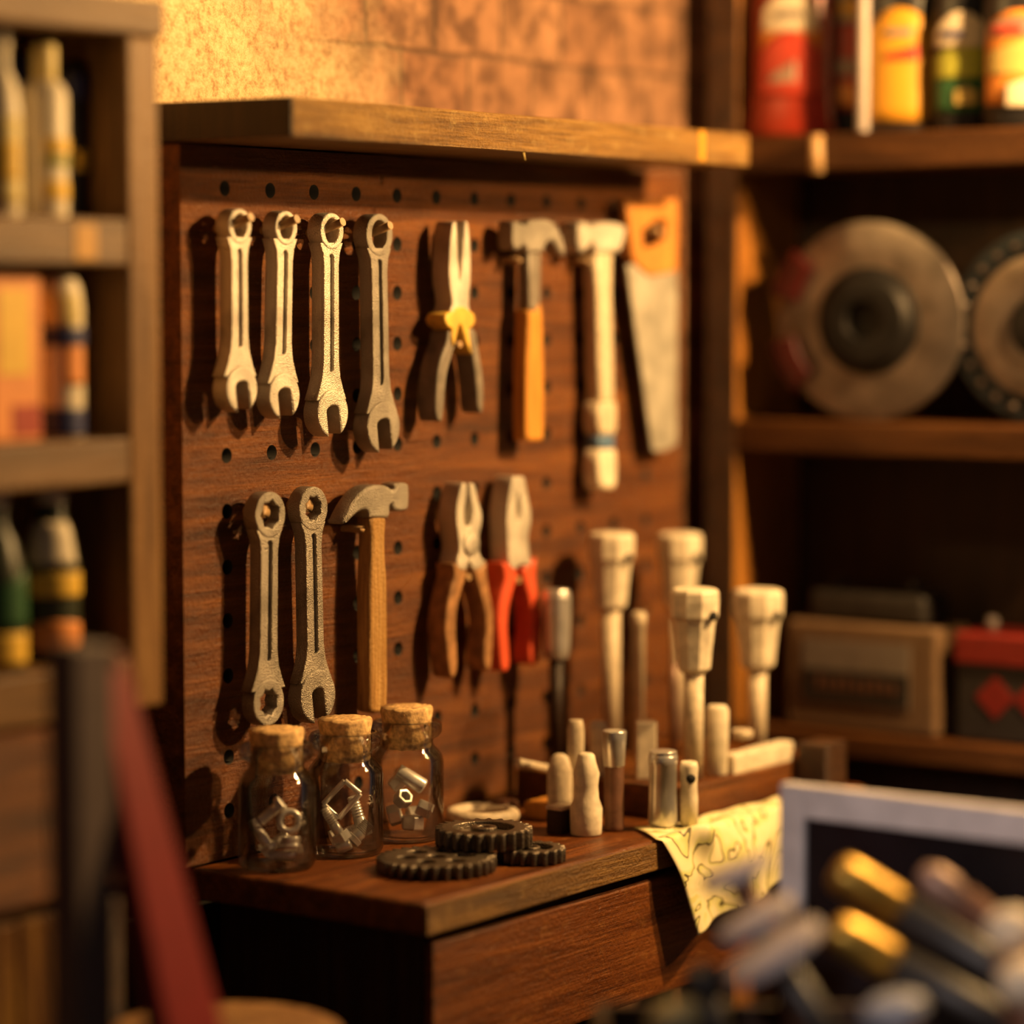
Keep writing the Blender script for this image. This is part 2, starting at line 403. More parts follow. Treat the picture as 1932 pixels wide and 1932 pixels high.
vs = [bm.verts.new(p) for p in ((BX0,0,BZ0),(BX1,0,BZ0),(BX1,0,BZ1),(BX0,0,BZ1),(BX0,WY-.002,BZ0),(BX1,WY-.002,BZ0),(BX1,WY-.002,BZ1),(BX0,WY-.002,BZ1))]
for f in ((0,4,5,1),(1,5,6,2),(2,6,7,3),(3,7,4,0),(7,6,5,4)): bm.faces.new([vs[i] for i in f])
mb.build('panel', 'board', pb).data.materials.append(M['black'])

# wooden shelf over the board
sh = empty('overhead_shelf', (BX0, WY, 2.11), 'wooden plank shelf with a worn golden front edge above the pegboard', 'shelf')
t = MB(); t.box((BX0, -.273, 2.112), (1.447, WY-.002, 2.185)); o = t.build('plank', 'edge', sh, .006)
MB().box((BX0-.006, -.273, 2.113), (BX0-.0005, WY-.002, 2.184)).build('dark_end', 'darkwood', sh, .002)  # thin darker board on the plank's left end
MB().cyl((.597, -.262, 2.114), (.600, -.266, 2.096), .0042, .0018, 8).build('splinter', 'lpale', sh)
MB().box((1.235, -.2745, 2.118), (1.257, -.2725, 2.183)).build('paint_mark', 'lyellow', sh)

# ------------------------------------------------------------------ pegs
def peg(x, z, lift=.022, out=.088, r=.0085):
    MB().tube([(x, .03, z), (x, -.02, z+.002), (x, -.05, z+lift*.45), (x, -out, z+lift)], r, 12).build('peg', 'peg', pb)

# ------------------------------------------------------------------ wrenches
def wrench(label, cx, zr, Rr, ri, cj, zj, Rj, sw, slot, kind='combo', dark='steel', width=.046, dents=0, thick=.034, yf=-.062, gtop=0, gbot=0):
    root = empty('wrench', (cx, yf, zr), label, 'wrench', 'wrenches hung on the pegboard')
    yb = yf+thick
    def star(c, z, r, n=12, dep=.16):
        return [(c+r*(1 if i % 2 else 1-dep)*cos(2*pi*i/(2*n)), z+r*(1 if i % 2 else 1-dep)*sin(2*pi*i/(2*n))) for i in range(2*n)]
    inner = star(cx, zr, ri, dents, .2) if dents else [(cx+ri*cos(a)*.92, zr+ri*1.12*sin(a)) for a in [2*pi*i/24 for i in range(24)]]
    MB().plate([circ(cx, zr, Rr, 40), inner], yf, yb, .004).build('box_ring', dark, root)
    # shank that flares into both ends
    w = width/2; zt, zb = zr-Rr*.62, zj+Rj*.55
    sl = lambda z: cx+(cj-cx)*(zr-z)/(zr-zj)
    prof = [(zt, w*1.5), (zt-.02, w*1.12), (zt-.045, w*.98), ((zt+zb)/2, w), (zb+.075, w*1.02), (zb+.045, w*1.2), (zb+.02, w*1.6), (zb, w*2.0)]
    outl = [(sl(z)-h, z) for z, h in prof]+[(sl(z)+h, z) for z, h in prof[::-1]]
    g0, g1 = zt-.022-gtop, zb+.055+gbot
    gw = width*.16
    gx = sl((g0+g1)/2)
    groove = arc(sl(g0), g0-gw, gw, 0, 180, 9)+arc(sl(g1), g1+gw, gw, 180, 360, 9)
    m = MB(); m.plate([outl], yf+.009, yb-.002, .003); m.plate([outl, groove], yf+.002, yf+.011, .002)
    m.build('shank', dark, root)
    if kind == 'combo':
        a = radians(8); hw = sw/2
        ang0 = -90+8; d = math.degrees(math.asin(hw/Rj))
        body = arc(cj, zj, Rj, ang0+d, ang0+360-d, 44)
        ux, uz = sin(a), -cos(a); nx, nz = cos(a), sin(a)     # slot direction and its normal
        top = slot-Rj
        inn = []
        for tt in range(9):
            th_ = pi*tt/8
            inn.append((cj-ux*top*1.0-nx*hw*cos(th_)+(-ux)*hw*.55*sin(th_), zj-uz*top-nz*hw*cos(th_)+(-uz)*hw*.55*sin(th_)))
        MB().plate([body+inn], yf-.003, yb, .0045).build('open_jaw', dark, root)
    else:
        MB().plate([circ(cj, zj, Rj, 40), star(cj, zj, Rj*.62, 8, .22)], yf, yb, .004).build('box_ring', dark, root)
    return root
wrench('leftmost silver wrench of the upper row, brightly lit, open jaw hanging down', -.026, 1.957, .033, .020, -.027, 1.652, .044, .034, .050, thick=.036)
wrench('second silver wrench from the left in the upper row, jaw down', .107, 1.956, .033, .020, .096, 1.636, .045, .036, .050, thick=.036)
wrench('third silver wrench of the upper row, deep groove along its shank', .244, 1.952, .036, .022, .241, 1.598, .047, .036, .052, thick=.037)
wrench('largest grainy steel wrench, nearest the needle nose pliers in the upper row', .392, 1.947, .042, .026, .400, 1.565, .052, .040, .058, thick=.038, width=.05, dark='steeld')
wrench('double ring wrench with star shaped holes at both ends, lower left of the board', .056, 1.411, .044, .029, .048, 1.051, .045, .03, .05, 'ring', dents=7, width=.05, dark='steeld')
wrench('lower row wrench with open jaw, hanging between ring wrench and claw hammer', .184, 1.415, .043, .026, .192, 1.047, .053, .034, .06, dents=8, width=.049, dark='steeld')
for x, z in ((-.026, 1.952), (.107, 1.951), (.244, 1.948), (.392, 1.944)): peg(x, z)
for x, z in ((.056, 1.414), (.184, 1.418)): peg(x, z, .004, .045, .012)

# ------------------------------------------------------------------ hammers
def tool(name, loc, label, cat, group=None): return empty(name, loc, label, cat, group)
h = tool('claw_hammer', (.388, -.06, 1.4), 'claw hammer with grainy wooden handle, hung above the jars', 'hammer', 'hammers on the pegboard')
MB().plate([smooth([(0.266,1.3809),(0.2801,1.4),(0.2943,1.4156),(0.3171,1.435),(0.3428,1.448),(0.3745,1.4517),(0.4063,1.4479),(0.422,1.4394),(0.4326,1.4403),(0.435,1.4482),(0.4473,1.4511),(0.4691,1.45),(0.4768,1.4416),(0.4755,1.4032),(0.4665,1.3945),(0.4394,1.3947),(0.4265,1.3999),(0.4219,1.4099),(0.416,1.4048),(0.4112,1.384),(0.3828,1.3844),(0.3522,1.387),(0.3477,1.3959),(0.3369,1.403),(0.3169,1.4006),(0.2942,1.3898),(0.28,1.3814)], 3)], -.068, -.024, .007).build('head', 'steeld', h)
MB().plate([smooth([(0.3584,1.3893),(0.4058,1.3864),(0.4044,1.3472),(0.4054,1.2999),(0.4099,1.2631),(0.4118,1.1863),(0.4114,1.0949),(0.4104,1.0253),(0.4038,0.996),(0.3568,0.997),(0.3541,1.0316),(0.354,1.1188),(0.354,1.2276),(0.3566,1.2781),(0.359,1.3032),(0.3605,1.3502)], 3)], -.064, -.026, .008).build('handle', 'hamwood', h)
peg(.347, 1.362, .003, .05, .007)
h = tool('claw_hammer', (.923, -.06, 1.95), 'claw hammer with orange handle and grey neck in the upper row', 'hammer', 'hammers on the pegboard')
MB().plate([smooth([(0.8364,1.9786),(0.8474,1.982),(0.8623,1.981),(0.8751,1.9754),(0.8862,1.9756),(0.8957,1.9842),(0.9338,1.9889),(0.9649,1.9882),(0.9906,1.9788),(1.0107,1.9595),(1.024,1.935),(1.0287,1.9142),(1.0166,1.9118),(0.9976,1.929),(0.9747,1.9432),(0.9554,1.9344),(0.9441,1.9186),(0.917,1.9164),(0.8901,1.9167),(0.8834,1.9277),(0.8734,1.9327),(0.8623,1.9248),(0.838,1.9262)], 3)], -.068, -.022, .008).build('head', 'steeld', h)
MB().plate([[(0.9024,1.9182),(0.948,1.9187),(0.9469,1.8736),(0.9453,1.8114),(0.9368,1.8032),(0.9261,1.7935),(0.9025,1.7952),(0.9024,1.8571)]], -.06, -.028, .006).build('neck', 'greygrip', h)
MB().plate([smooth([(0.8972,1.7953),(0.9219,1.7935),(0.9428,1.8094),(0.949,1.7753),(0.9525,1.7097),(0.9561,1.6109),(0.9539,1.5236),(0.9414,1.5158),(0.8974,1.5176),(0.8878,1.5272),(0.8872,1.6128),(0.8905,1.7106),(0.895,1.7692)], 3)], -.063, -.025, .007).build('handle', 'orange', h)
peg(.882, 1.900, .003, .05, .007)
h = tool('sledge_hammer', (1.19, -.06, 1.95), 'long white handled hammer with a blue band near its end', 'hammer', 'hammers on the pegboard')
MB().plate([smooth([(1.0745,1.982),(1.0862,1.9865),(1.1126,1.9857),(1.1239,1.9772),(1.131,1.9773),(1.1405,1.9835),(1.1931,1.9879),(1.2525,1.9822),(1.2599,1.9684),(1.243,1.9299),(1.2266,1.9209),(1.1813,1.9198),(1.1455,1.9201),(1.1305,1.9396),(1.1217,1.9362),(1.1069,1.9237),(1.0782,1.9227)], 3)], -.07, -.015, .010).build('head', 'steel', h)
MB().plate([[(1.1517,1.9209),(1.219,1.9216),(1.2157,1.841),(1.2238,1.6713),(1.2266,1.5908),(1.1685,1.5926),(1.164,1.6725),(1.1562,1.841)]], -.062, -.022, .009).build('handle', 'cream', h)
MB().plate([[(1.1613,1.5935),(1.2302,1.5914),(1.2317,1.5381),(1.2269,1.5171),(1.1652,1.5195),(1.1579,1.5408)]], -.066, -.018, .010).build('grip', 'cream', h)
MB().plate([[(1.1652,1.5202),(1.2269,1.5178),(1.2258,1.4854),(1.1653,1.488)]], -.063, -.021, .009).build('band', 'blue', h)
MB().plate([[(1.1629,1.4888),(1.2283,1.486),(1.2321,1.4492),(1.2311,1.4116),(1.2195,1.3965),(1.1711,1.3991),(1.1584,1.4154),(1.1571,1.4528)]], -.066, -.018, .010).build('grip', 'bone', h)
peg(1.138, 1.9, .003, .05, .007)

# ------------------------------------------------------------------ pliers
p = tool('pliers', (.66, -.06, 1.9), 'needle nose pliers with black grips and yellow collar', 'pliers', 'pliers on the pegboard')
MB().plate([smooth([(0.6277,1.9748),(0.6381,1.9775),(0.6413,1.9631),(0.6428,1.9349),(0.6448,1.9035),(0.6489,1.8753),(0.652,1.8548),(0.6557,1.8721),(0.66,1.9005),(0.6637,1.9352),(0.6664,1.9635),(0.6707,1.9787),(0.6801,1.9738),(0.6854,1.9418),(0.6885,1.9039),(0.6879,1.866),(0.6852,1.8343),(0.6825,1.809),(0.683,1.79),(0.62,1.7904),(0.6252,1.8092),(0.6201,1.8344),(0.615,1.8625),(0.6156,1.9032),(0.6198,1.9408)], 3)], -.066, -.018, .005).build('jaws', 'steel', p)
MB().plate([smooth([(0.6205,1.7951),(0.6325,1.8023),(0.6498,1.8054),(0.6666,1.8034),(0.6824,1.7958),(0.6962,1.7893),(0.701,1.7757),(0.6919,1.7621),(0.6808,1.7568),(0.685,1.7298),(0.6897,1.706),(0.6802,1.7125),(0.6638,1.7396),(0.6492,1.7688),(0.6349,1.7368),(0.6245,1.7212),(0.6183,1.7465),(0.6193,1.7575),(0.6048,1.7648),(0.596,1.7765),(0.6018,1.7887),(0.6132,1.793)], 3)], -.068, -.016, .005).build('collar', 'yellow', p)
MB().plate([smooth([(0.6158,1.7543),(0.6351,1.7557),(0.6408,1.7351),(0.6271,1.7038),(0.6114,1.6711),(0.604,1.6366),(0.5998,1.6021),(0.593,1.5722),(0.578,1.5721),(0.5708,1.5905),(0.5719,1.6281),(0.5762,1.6656),(0.5887,1.6998),(0.6064,1.7277)], 3)], -.064, -.014, .006).build('grip', 'greygrip', p)
MB().plate([smooth([(0.684,1.7567),(0.7063,1.7549),(0.7143,1.7294),(0.7249,1.6941),(0.733,1.662),(0.7361,1.6235),(0.7329,1.5884),(0.7232,1.583),(0.7146,1.5986),(0.7109,1.6306),(0.7041,1.669),(0.6956,1.7042),(0.684,1.733)], 3)], -.064, -.014, .006).build('grip', 'greygrip', p)
q = (0.6585, -0.062, 1.7698); peg(q[0], q[2]-.044, .001, .06, .007)
p = tool('pliers', (.69, -.06, 1.4), 'combination pliers with worn brown grips in the lower row', 'pliers', 'pliers on the pegboard')
MB().plate([smooth([(0.6549,1.4373),(0.6623,1.4399),(0.6686,1.4373),(0.6717,1.4274),(0.6704,1.4087),(0.6628,1.3828),(0.664,1.3572),(0.6747,1.3497),(0.6872,1.3542),(0.6923,1.3811),(0.6835,1.4079),(0.6817,1.4269),(0.6836,1.4366),(0.6911,1.4384),(0.6999,1.4327),(0.7093,1.4065),(0.7219,1.3793),(0.7238,1.3564),(0.7149,1.3267),(0.7149,1.2964),(0.725,1.279),(0.7364,1.272),(0.7186,1.2589),(0.6933,1.2571),(0.6783,1.2741),(0.6682,1.259),(0.6433,1.2631),(0.6371,1.2794),(0.6459,1.3013),(0.6416,1.3316),(0.6354,1.3657),(0.6374,1.3918),(0.6461,1.4175)], 3)], -.068, -.018, .005).build('jaws', 'steel', p)
jw = p.children[0]; MB().lathe((0.6826, -0.0665, 1.3126), (0, -1, 0), [(.026, 0), (.026, .004), (.022, .008), (.001, .008)], 28).build('pivot', 'steel', jw)
MB().plate([smooth([(0.6275,1.2754),(0.6486,1.27),(0.6736,1.2595),(0.6673,1.2392),(0.6522,1.2102),(0.6397,1.1736),(0.6365,1.1362),(0.6407,1.0906),(0.6394,1.0529),(0.6269,1.0373),(0.6146,1.0472),(0.6048,1.0941),(0.5988,1.1397),(0.6051,1.1842),(0.6194,1.2242),(0.6312,1.2495)], 3)], -.066, -.016, .006).build('grip', 'grip', p)
MB().plate([smooth([(0.6974,1.2577),(0.7208,1.2585),(0.7418,1.2714),(0.7444,1.2484),(0.7526,1.2096),(0.7654,1.1703),(0.7673,1.1241),(0.7628,1.0785),(0.7589,1.0463),(0.7467,1.0411),(0.7346,1.0538),(0.7346,1.0889),(0.7417,1.1265),(0.7366,1.1651),(0.7227,1.2006),(0.7062,1.2361)], 3)], -.066, -.016, .006).build('grip', 'grip', p)
q = (0.6886, -0.062, 1.2732); peg(q[0], q[2]-.032, .001, .06, .007)
p = tool('pliers', (.87, -.06, 1.4), 'steel pliers with bright red handles in the lower row', 'pliers', 'pliers on the pegboard')
MB().plate([smooth([(0.8344,1.4417),(0.854,1.4441),(0.875,1.4396),(0.8856,1.4043),(0.8982,1.3649),(0.8976,1.3378),(0.8896,1.315),(0.8923,1.2838),(0.9003,1.26),(0.8923,1.2489),(0.8593,1.2553),(0.8429,1.2457),(0.8214,1.2573),(0.8168,1.2892),(0.8142,1.3201),(0.8129,1.3623),(0.8214,1.4079)], 3), smooth([(0.854,1.4061),(0.8632,1.3786),(0.8593,1.3557),(0.854,1.3502),(0.8488,1.3563),(0.8462,1.3796)], 3)], -.068, -.018, .004).build('jaws', 'steel', p)
MB().plate([smooth([(0.7996,1.2649),(0.8269,1.2575),(0.853,1.2455),(0.8452,1.2175),(0.8269,1.1804),(0.8184,1.1425),(0.8197,1.1038),(0.8249,1.0531),(0.8157,1.0331),(0.7969,1.0366),(0.7904,1.0681),(0.784,1.1149),(0.7821,1.1535),(0.7918,1.191),(0.8073,1.2282)], 3)], -.066, -.016, .006).build('grip', 'red', p)
MB().plate([smooth([(0.8728,1.2478),(0.9085,1.2568),(0.9245,1.265),(0.9199,1.2349),(0.9226,1.2035),(0.9347,1.1712),(0.9442,1.1313),(0.9435,1.0921),(0.9355,1.0537),(0.9255,1.0351),(0.9021,1.0394),(0.8974,1.0653),(0.906,1.1035),(0.906,1.1425),(0.8946,1.1824),(0.8794,1.2186)], 3)], -.066, -.016, .006).build('grip', 'red', p)
q = (0.8656, -0.062, 1.2533); peg(q[0], q[2]-.032, .001, .06, .007)

# ------------------------------------------------------------------ hand saw
s = tool('hand_saw', (1.39, -.05, 1.95), 'hand saw with orange wooden handle and pale toothed blade', 'saw')
MB().plate([[(1.2806,2.0386),(1.2991,2.0343),(1.3239,2.0311),(1.3488,2.0341),(1.3738,2.0402),(1.4884,2.0451),(1.4925,2.016),(1.4906,1.9287),(1.4896,1.8815),(1.4255,1.8742),(1.3749,1.8705),(1.3372,1.8858),(1.306,1.9061),(1.2934,1.9606),(1.2857,2.0047)], [(1.346,1.9724),(1.4069,1.9962),(1.4425,1.9989),(1.4453,1.9566),(1.4047,1.9398),(1.3481,1.9305)]], -.056, -.034, .005).build('handle', 'sawwood', s)
L0 = [(1.2964,1.8941),(1.4053,1.4739)]
teeth = []
for i in range(60):
    f = i/60; x = L0[0][0]+(L0[1][0]-L0[0][0])*f; z = L0[0][1]+(L0[1][1]-L0[0][1])*f
    teeth += [(x, z), (x-.007, z-.003)]
right_ = [(1.4066,1.4728),(1.4565,1.4734),(1.4991,1.485),(1.5001,1.7008),(1.4986,1.8868),(1.4408,1.883),(1.3397,1.8979)]
MB().plate([teeth+right_], -.049, -.041, .001).build('blade', 'saw', s)
q = (1.4253, -0.04, 1.9706); peg(q[0], q[2], .001, .05, .008)

# ------------------------------------------------------------------ workbench
BF = -.560
bn = empty('workbench', (.75, -.28, 0), 'dark stained wooden workbench with one wide drawer', 'workbench')
MB().box((-.113, BF, .690), (1.47, -.001, .75)).build('top', 'bench', bn, .008, 3)
MB().box((-.1125, BF-.006, .6915), (1.4695, BF-.0005, .7475)).build('front_edging', 'bedge', bn, .003)
dr = MB().box((-.078, BF+.008, .432), (1.44, BF+.03, .672)).build('drawer_front', 'bench', bn, .006)
MB().box((-.06, BF+.031, .46), (-.045, -.03, .689)).build('side_panel', 'darkwood', bn)
MB().box((1.41, BF+.031, .46), (1.425, -.03, .689)).build('side_panel', 'darkwood', bn)
MB().box((-.04, -.05, .46), (1.405, -.035, .689)).build('rear_panel', 'darkwood', bn)
for x in (-.075, 1.36):
    for y in (BF+.036, -.10): MB().box((x, y, 0), (x+.07, y+.07, .689 if y < -.2 else .455)).build('leg', 'darkwood', bn, .004)

# ------------------------------------------------------------------ jars
def bolt(bm_, p, ax, L, r, hr, hl, n=6):
    r, hr = r*1.35, hr*1.3
    """hex headed bolt with threads"""
    p = Vector(p); ax = Vector(ax).normalized()
    bm_.lathe(p, ax, [(hr*.9, 0), (hr, .1*hl), (hr, .9*hl), (hr*.9, hl)], n, True, False)
    prof = [(r, hl*.98)]; k = 7
    for i in range(k):
        h0 = hl+(L-hl)*(.35+.62*i/k); prof += [(r, h0), (r*.82, h0+(L-hl)*.04), (r, h0+(L-hl)*.085)]
    prof += [(r*.8, L)]
    bm_.lathe(p, ax, prof, 14)
jar = empty('glass_jar', (-0.0694, -0.1689, 0.75), 'left corked glass jar holding a ring nut and bolts', 'jar', 'small corked glass jars')
R0 = .0735
# surveyed front foot points of the three jars; centres lie one radius further in
jc = [Vector(q)+FWD*R0 for q in ((-0.0683, -0.1705, 0.75), (0.1163, -0.1868, 0.75), (0.3107, -0.1853, 0.75))]
jar.location = jc[0]
J = jc[0]
prof = [(.001, .001), (R0-.014, .001), (R0-.004, .004), (R0, .013), (R0, .155), (R0-.003, .168), (R0-.012, .180), (R0-.019, .187), (R0-.021, .194), (R0-.019, .201), (R0-.009, .206), (R0-.003, .214), (R0-.003, .228), (R0-.008, .236), (R0-.016, .238), (R0-.0215, .233), (R0-.0235, .19), (R0-.017, .179), (R0-.007, .166), (R0-.0045, .155), (R0-.0045, .015), (R0-.012, .009), (.001, .008)]
MB().lathe(J, (0, 0, 1), prof, 64, False).build('glass_body', 'glass', jar)
ck = MB(); rs = []
for r, hh in ((R0-.028, .182), (R0-.0245, .186), (R0-.0245, .235), (R0-.021, .258), (R0-.0225, .2635), (.02, .264)):
    ring = ck.ring(J+Vector((0, 0, hh)), (0, 0, 1), r, 40)
    for v in ring: v.co += Vector((random.uniform(-1, 1), random.uniform(-1, 1), random.uniform(-1, 1)))*.0011
    rs.append(ring)
ck.loft(rs).build('cork_stopper', 'cork', jar)
j2 = copy_tree(jar); j2.location = jc[1]; j2['label'] = 'middle corked glass jar holding a square bracket and bolts'
j3 = copy_tree(jar); j3.location = jc[2]; j3['label'] = 'right corked glass jar under the hammer, holding hex nuts'
RT = Vector((cos(TH), -sin(TH), 0))       # sideways as seen from the camera
def at(i, a, b, z): return jc[i]+RT*a+FWD*b+Vector((0, 0, z))
def hw(name, label, cat, mb_, group): return tag(mb_.build(name, 'nickel', None, .0012, 2, origin=mb_.o), label, cat, group)
def hmb(o): m = MB(); m.o = o; return m
G = 'hardware inside the glass jars'
# left jar
m = hmb(at(0, .026, -.02, .09)); m.torus(at(0, .026, -.03, .093), (RT*.25-FWD+Vector((0, 0, .15))), .0185, .006, 36, 10); hw('ring_nut', 'shiny ring facing out in the left jar', 'ring', m, G)
m = hmb(at(0, .0, -.01, .1)); bolt(m, at(0, .012, -.012, .125), (-RT*.9+Vector((0, 0, -.75))), .055, .008, .013, .011); hw('hex_bolt', 'bolt lying uppermost in the left jar', 'bolt', m, G)
m = hmb(at(0, -.03, 0, .06)); bolt(m, at(0, -.012, -.02, .038), (-RT*.55+Vector((0, 0, .9))), .065, .0075, .013, .01); hw('hex_bolt', 'threaded bolt leaning at the left side of the left jar', 'bolt', m, G)
m = hmb(at(0, .02, 0, .05)); m.lathe(at(0, .025, -.012, .038), (.1, .1, 1), [(.012, 0), (.023, .0), (.024, .006), (.02, .008), (.02, .013), (.023, .015), (.022, .022), (.012, .022), (.012, 0)], 24, False); hw('flanged_nut', 'stepped flanged nut near the bottom of the left jar', 'nut', m, G)
m = hmb(at(0, .01, -.02, .02)); bolt(m, at(0, .050, -.012, .0255), (-RT-FWD*.1), .066, .008, .0125, .012); hw('hex_bolt', 'bolt lying flat on the bottom of the left jar', 'bolt', m, G)
m = hmb(at(0, 0, .03, .04)); bolt(m, at(0, -.03, .035, .022), (RT*.8+Vector((0, 0, .6))), .06, .008, .0125, .012); hw('hex_bolt', 'bolt at the back of the left jar', 'bolt', m, G)
# middle jar
m = hmb(at(1, .0, -.01, .1)); q = [at(1, -.042, -.012, .098), at(1, .0, -.02, .145), at(1, .030, -.02, .120), at(1, -.012, -.012, .070)]
ax_ = (q[1]-q[0]).cross(q[2]-q[1]).normalized()
for a_, b_ in zip(q, q[1:]+q[:1]): m.tube([a_, b_], .0055, 8)
hw('square_bracket', 'square wire bracket tilted at the top of the middle jar', 'bracket', m, G)
m = hmb(at(1, -.02, -.02, .04)); bolt(m, at(1, .0, -.04, .03), (-RT*.6+Vector((0, 0, 1))), .075, .0075, .014, .02, 4); hw('square_bolt', 'bolt with thick square head low in the middle jar', 'bolt', m, G)
m = hmb(at(1, 0, -.04, .02)); m.lathe(at(1, -.014, -.046, .016), (RT+Vector((0, 0, .45))), [(.009, 0), (.0115, .003), (.0115, .026), (.009, .029)], 16); hw('metal_pin', 'short rounded pin at the bottom front of the middle jar', 'pin', m, G)
m = hmb(at(1, .03, 0, .04)); bolt(m, at(1, .012, -.020, .026), (RT*.75+FWD*.3+Vector((0, 0, .75))), .05, .010, .014, .012); hw('hex_bolt', 'thick bolt leaning right in the middle jar', 'bolt', m, G)
m = hmb(at(1, .02, .03, .05)); bolt(m, at(1, .035, .025, .03), (-RT*.3+Vector((0, 0, 1))), .08, .009, .015, .012); hw('hex_bolt', 'upright bolt at the back of the middle jar', 'bolt', m, G)
m = hmb(at(1, -.03, .02, .03)); bolt(m, at(1, -.03, .02, .025), (RT*.9+FWD*.3+Vector((0, 0, .3))), .06, .008, .013, .012); hw('hex_bolt', 'bolt lying behind the square bolt in the middle jar', 'bolt', m, G)
# right jar
m = hmb(at(2, .01, -.01, .12)); m.lathe(at(2, -.018, -.015, .137), (RT*.9-Vector((0, 0, .55))), [(.015, 0), (.016, .003), (.016, .06), (.013, .063)], 18); hw('steel_sleeve', 'long bright sleeve lying across the top of the right jar', 'sleeve', m, G)
def nut(m_, p, axv, r, hl, n=6):
    m_.lathe(p, axv, [(r*.55, 0), (r*.92, 0), (r, hl*.12), (r, hl*.88), (r*.92, hl), (r*.55, hl), (r*.55, 0)], n, False, False)
nn = [(-.012, -.03, .078, RT*.5+FWD*-.6+Vector((0, 0, .6)), .019, .024), (-.036, -.012, .045, RT+Vector((0, 0, .3)), .022, .026), (.022, -.03, .07, RT*.9-Vector((0, 0, .4)), .018, .032),
      (.012, -.03, .022, Vector((.1, 0, 1)), .024, .028), (-.03, .01, .10, RT+Vector((0, 0, .9)), .016, .026), (.0, .025, .04, RT+FWD*.4, .02, .024)]
lb = ['hex nut in the middle of the heap in the right jar', 'hex nut at the left wall of the right jar', 'hex nut on its side right of centre in the right jar', 'hex nut flat on the bottom of the right jar', 'small hex nut high up at the left in the right jar', 'hex nut at the back of the right jar']
for (a, b, z, v, r, hl), L_ in zip(nn, lb):
    m = hmb(at(2, a, b, z)); nut(m, at(2, a, b, z), v, r, hl); hw('hex_nut', L_, 'nut', m, G)

# ------------------------------------------------------------------ gears
def gear(label, c, r, z0, h, nt, face, tilt=0):
    root = empty('gear', (c.x, c.y, z0), label, 'gear', 'dark metal gears lying on the bench')
    pts = []
    for i in range(nt):
        a = 2*pi*i/nt; w = pi/nt
        for f_, rr in ((-.78, .865), (-.5, .93), (-.36, .985), (-.18, 1), (.18, 1), (.36, .985), (.5, .93), (.78, .865)): pts.append((c.x+r*rr*cos(a+f_*w), -c.y*0+r*rr*sin(a+f_*w)))
    def flat(splines, za, zb, bev):
        mb_ = MB(); mb_.plate(splines, -zb, -za, bev)
        for v in mb_.bm.verts: x, y, z = v.co; v.co = (x, c.y+z, -y)
        return mb_
    cx = c.x
    if face == 'holes':
        flat([pts]+[circ(cx+r*.5*cos(a), r*.5*sin(a), r*.17, 20) for a in [2*pi*k/6+.3 for k in range(6)]]+[circ(cx, 0, r*.16, 20)], z0, z0+h, .0025).build('toothed_disc', 'gun', root)
    else:
        flat([pts, circ(cx, 0, r*.62, 40)], z0, z0+h, .0028).build('toothed_rim', 'gun', root)
        flat([circ(cx, 0, r*.66, 40), circ(cx, 0, r*.13, 16)], z0+h*.15, z0+h*.62, .001).build('web', 'gun', root)
        flat([circ(cx, 0, r*.27, 28), circ(cx, 0, r*.13, 16)], z0+h*.1, z0+h*1.02, .003).build('hub', 'gun', root)
    return root
g1 = Vector((0.0486, -0.4585, 0.75))+FWD*.113
gear('wide flat gear with round holes, front left on the bench', g1, .113, .7506, .027, 30, 'holes')
g2 = Vector((0.2683, -0.5208, 0.75))+FWD*.068
gear('smallest gear, partly under the upper gear at the right', g2, .066, .7506, .0275, 18, 'hub')
g3 = Vector((0.2077, -0.4523, 0.778))+FWD*.094
gear('raised gear with recessed face resting on the two others', g3, .094, .7792, .034, 24, 'hub')

# blurred odds and ends behind the gears
o_ = empty('pipe_clamp', (0.6278, -0.1314, 0.75), 'blurred pale ring lying on the bench behind the gears', 'clamp')
cr = Vector((0.5965, -0.1614, 0.75)); MB().torus(cr+Vector((0, 0, .016)), (0, 0, 1), .062, .015, 40, 10).build('ring', 'cream', o_)
MB().box((cr.x+.055, cr.y-.02, .752), (cr.x+.10, cr.y+.02, .785)).build('clamp_block', 'rust', o_, .004)
cr = Vector((0.6985, -0.2287, 0.75)); tag(MB().box((cr.x-.01, cr.y-.03, .7505), (cr.x+.08, cr.y+.03, .785)).build('wood_offcut', 'orange', None, .004, origin=(cr.x, cr.y, .75)), 'small brown block of wood on the bench between gears and tool rack', 'wood block')

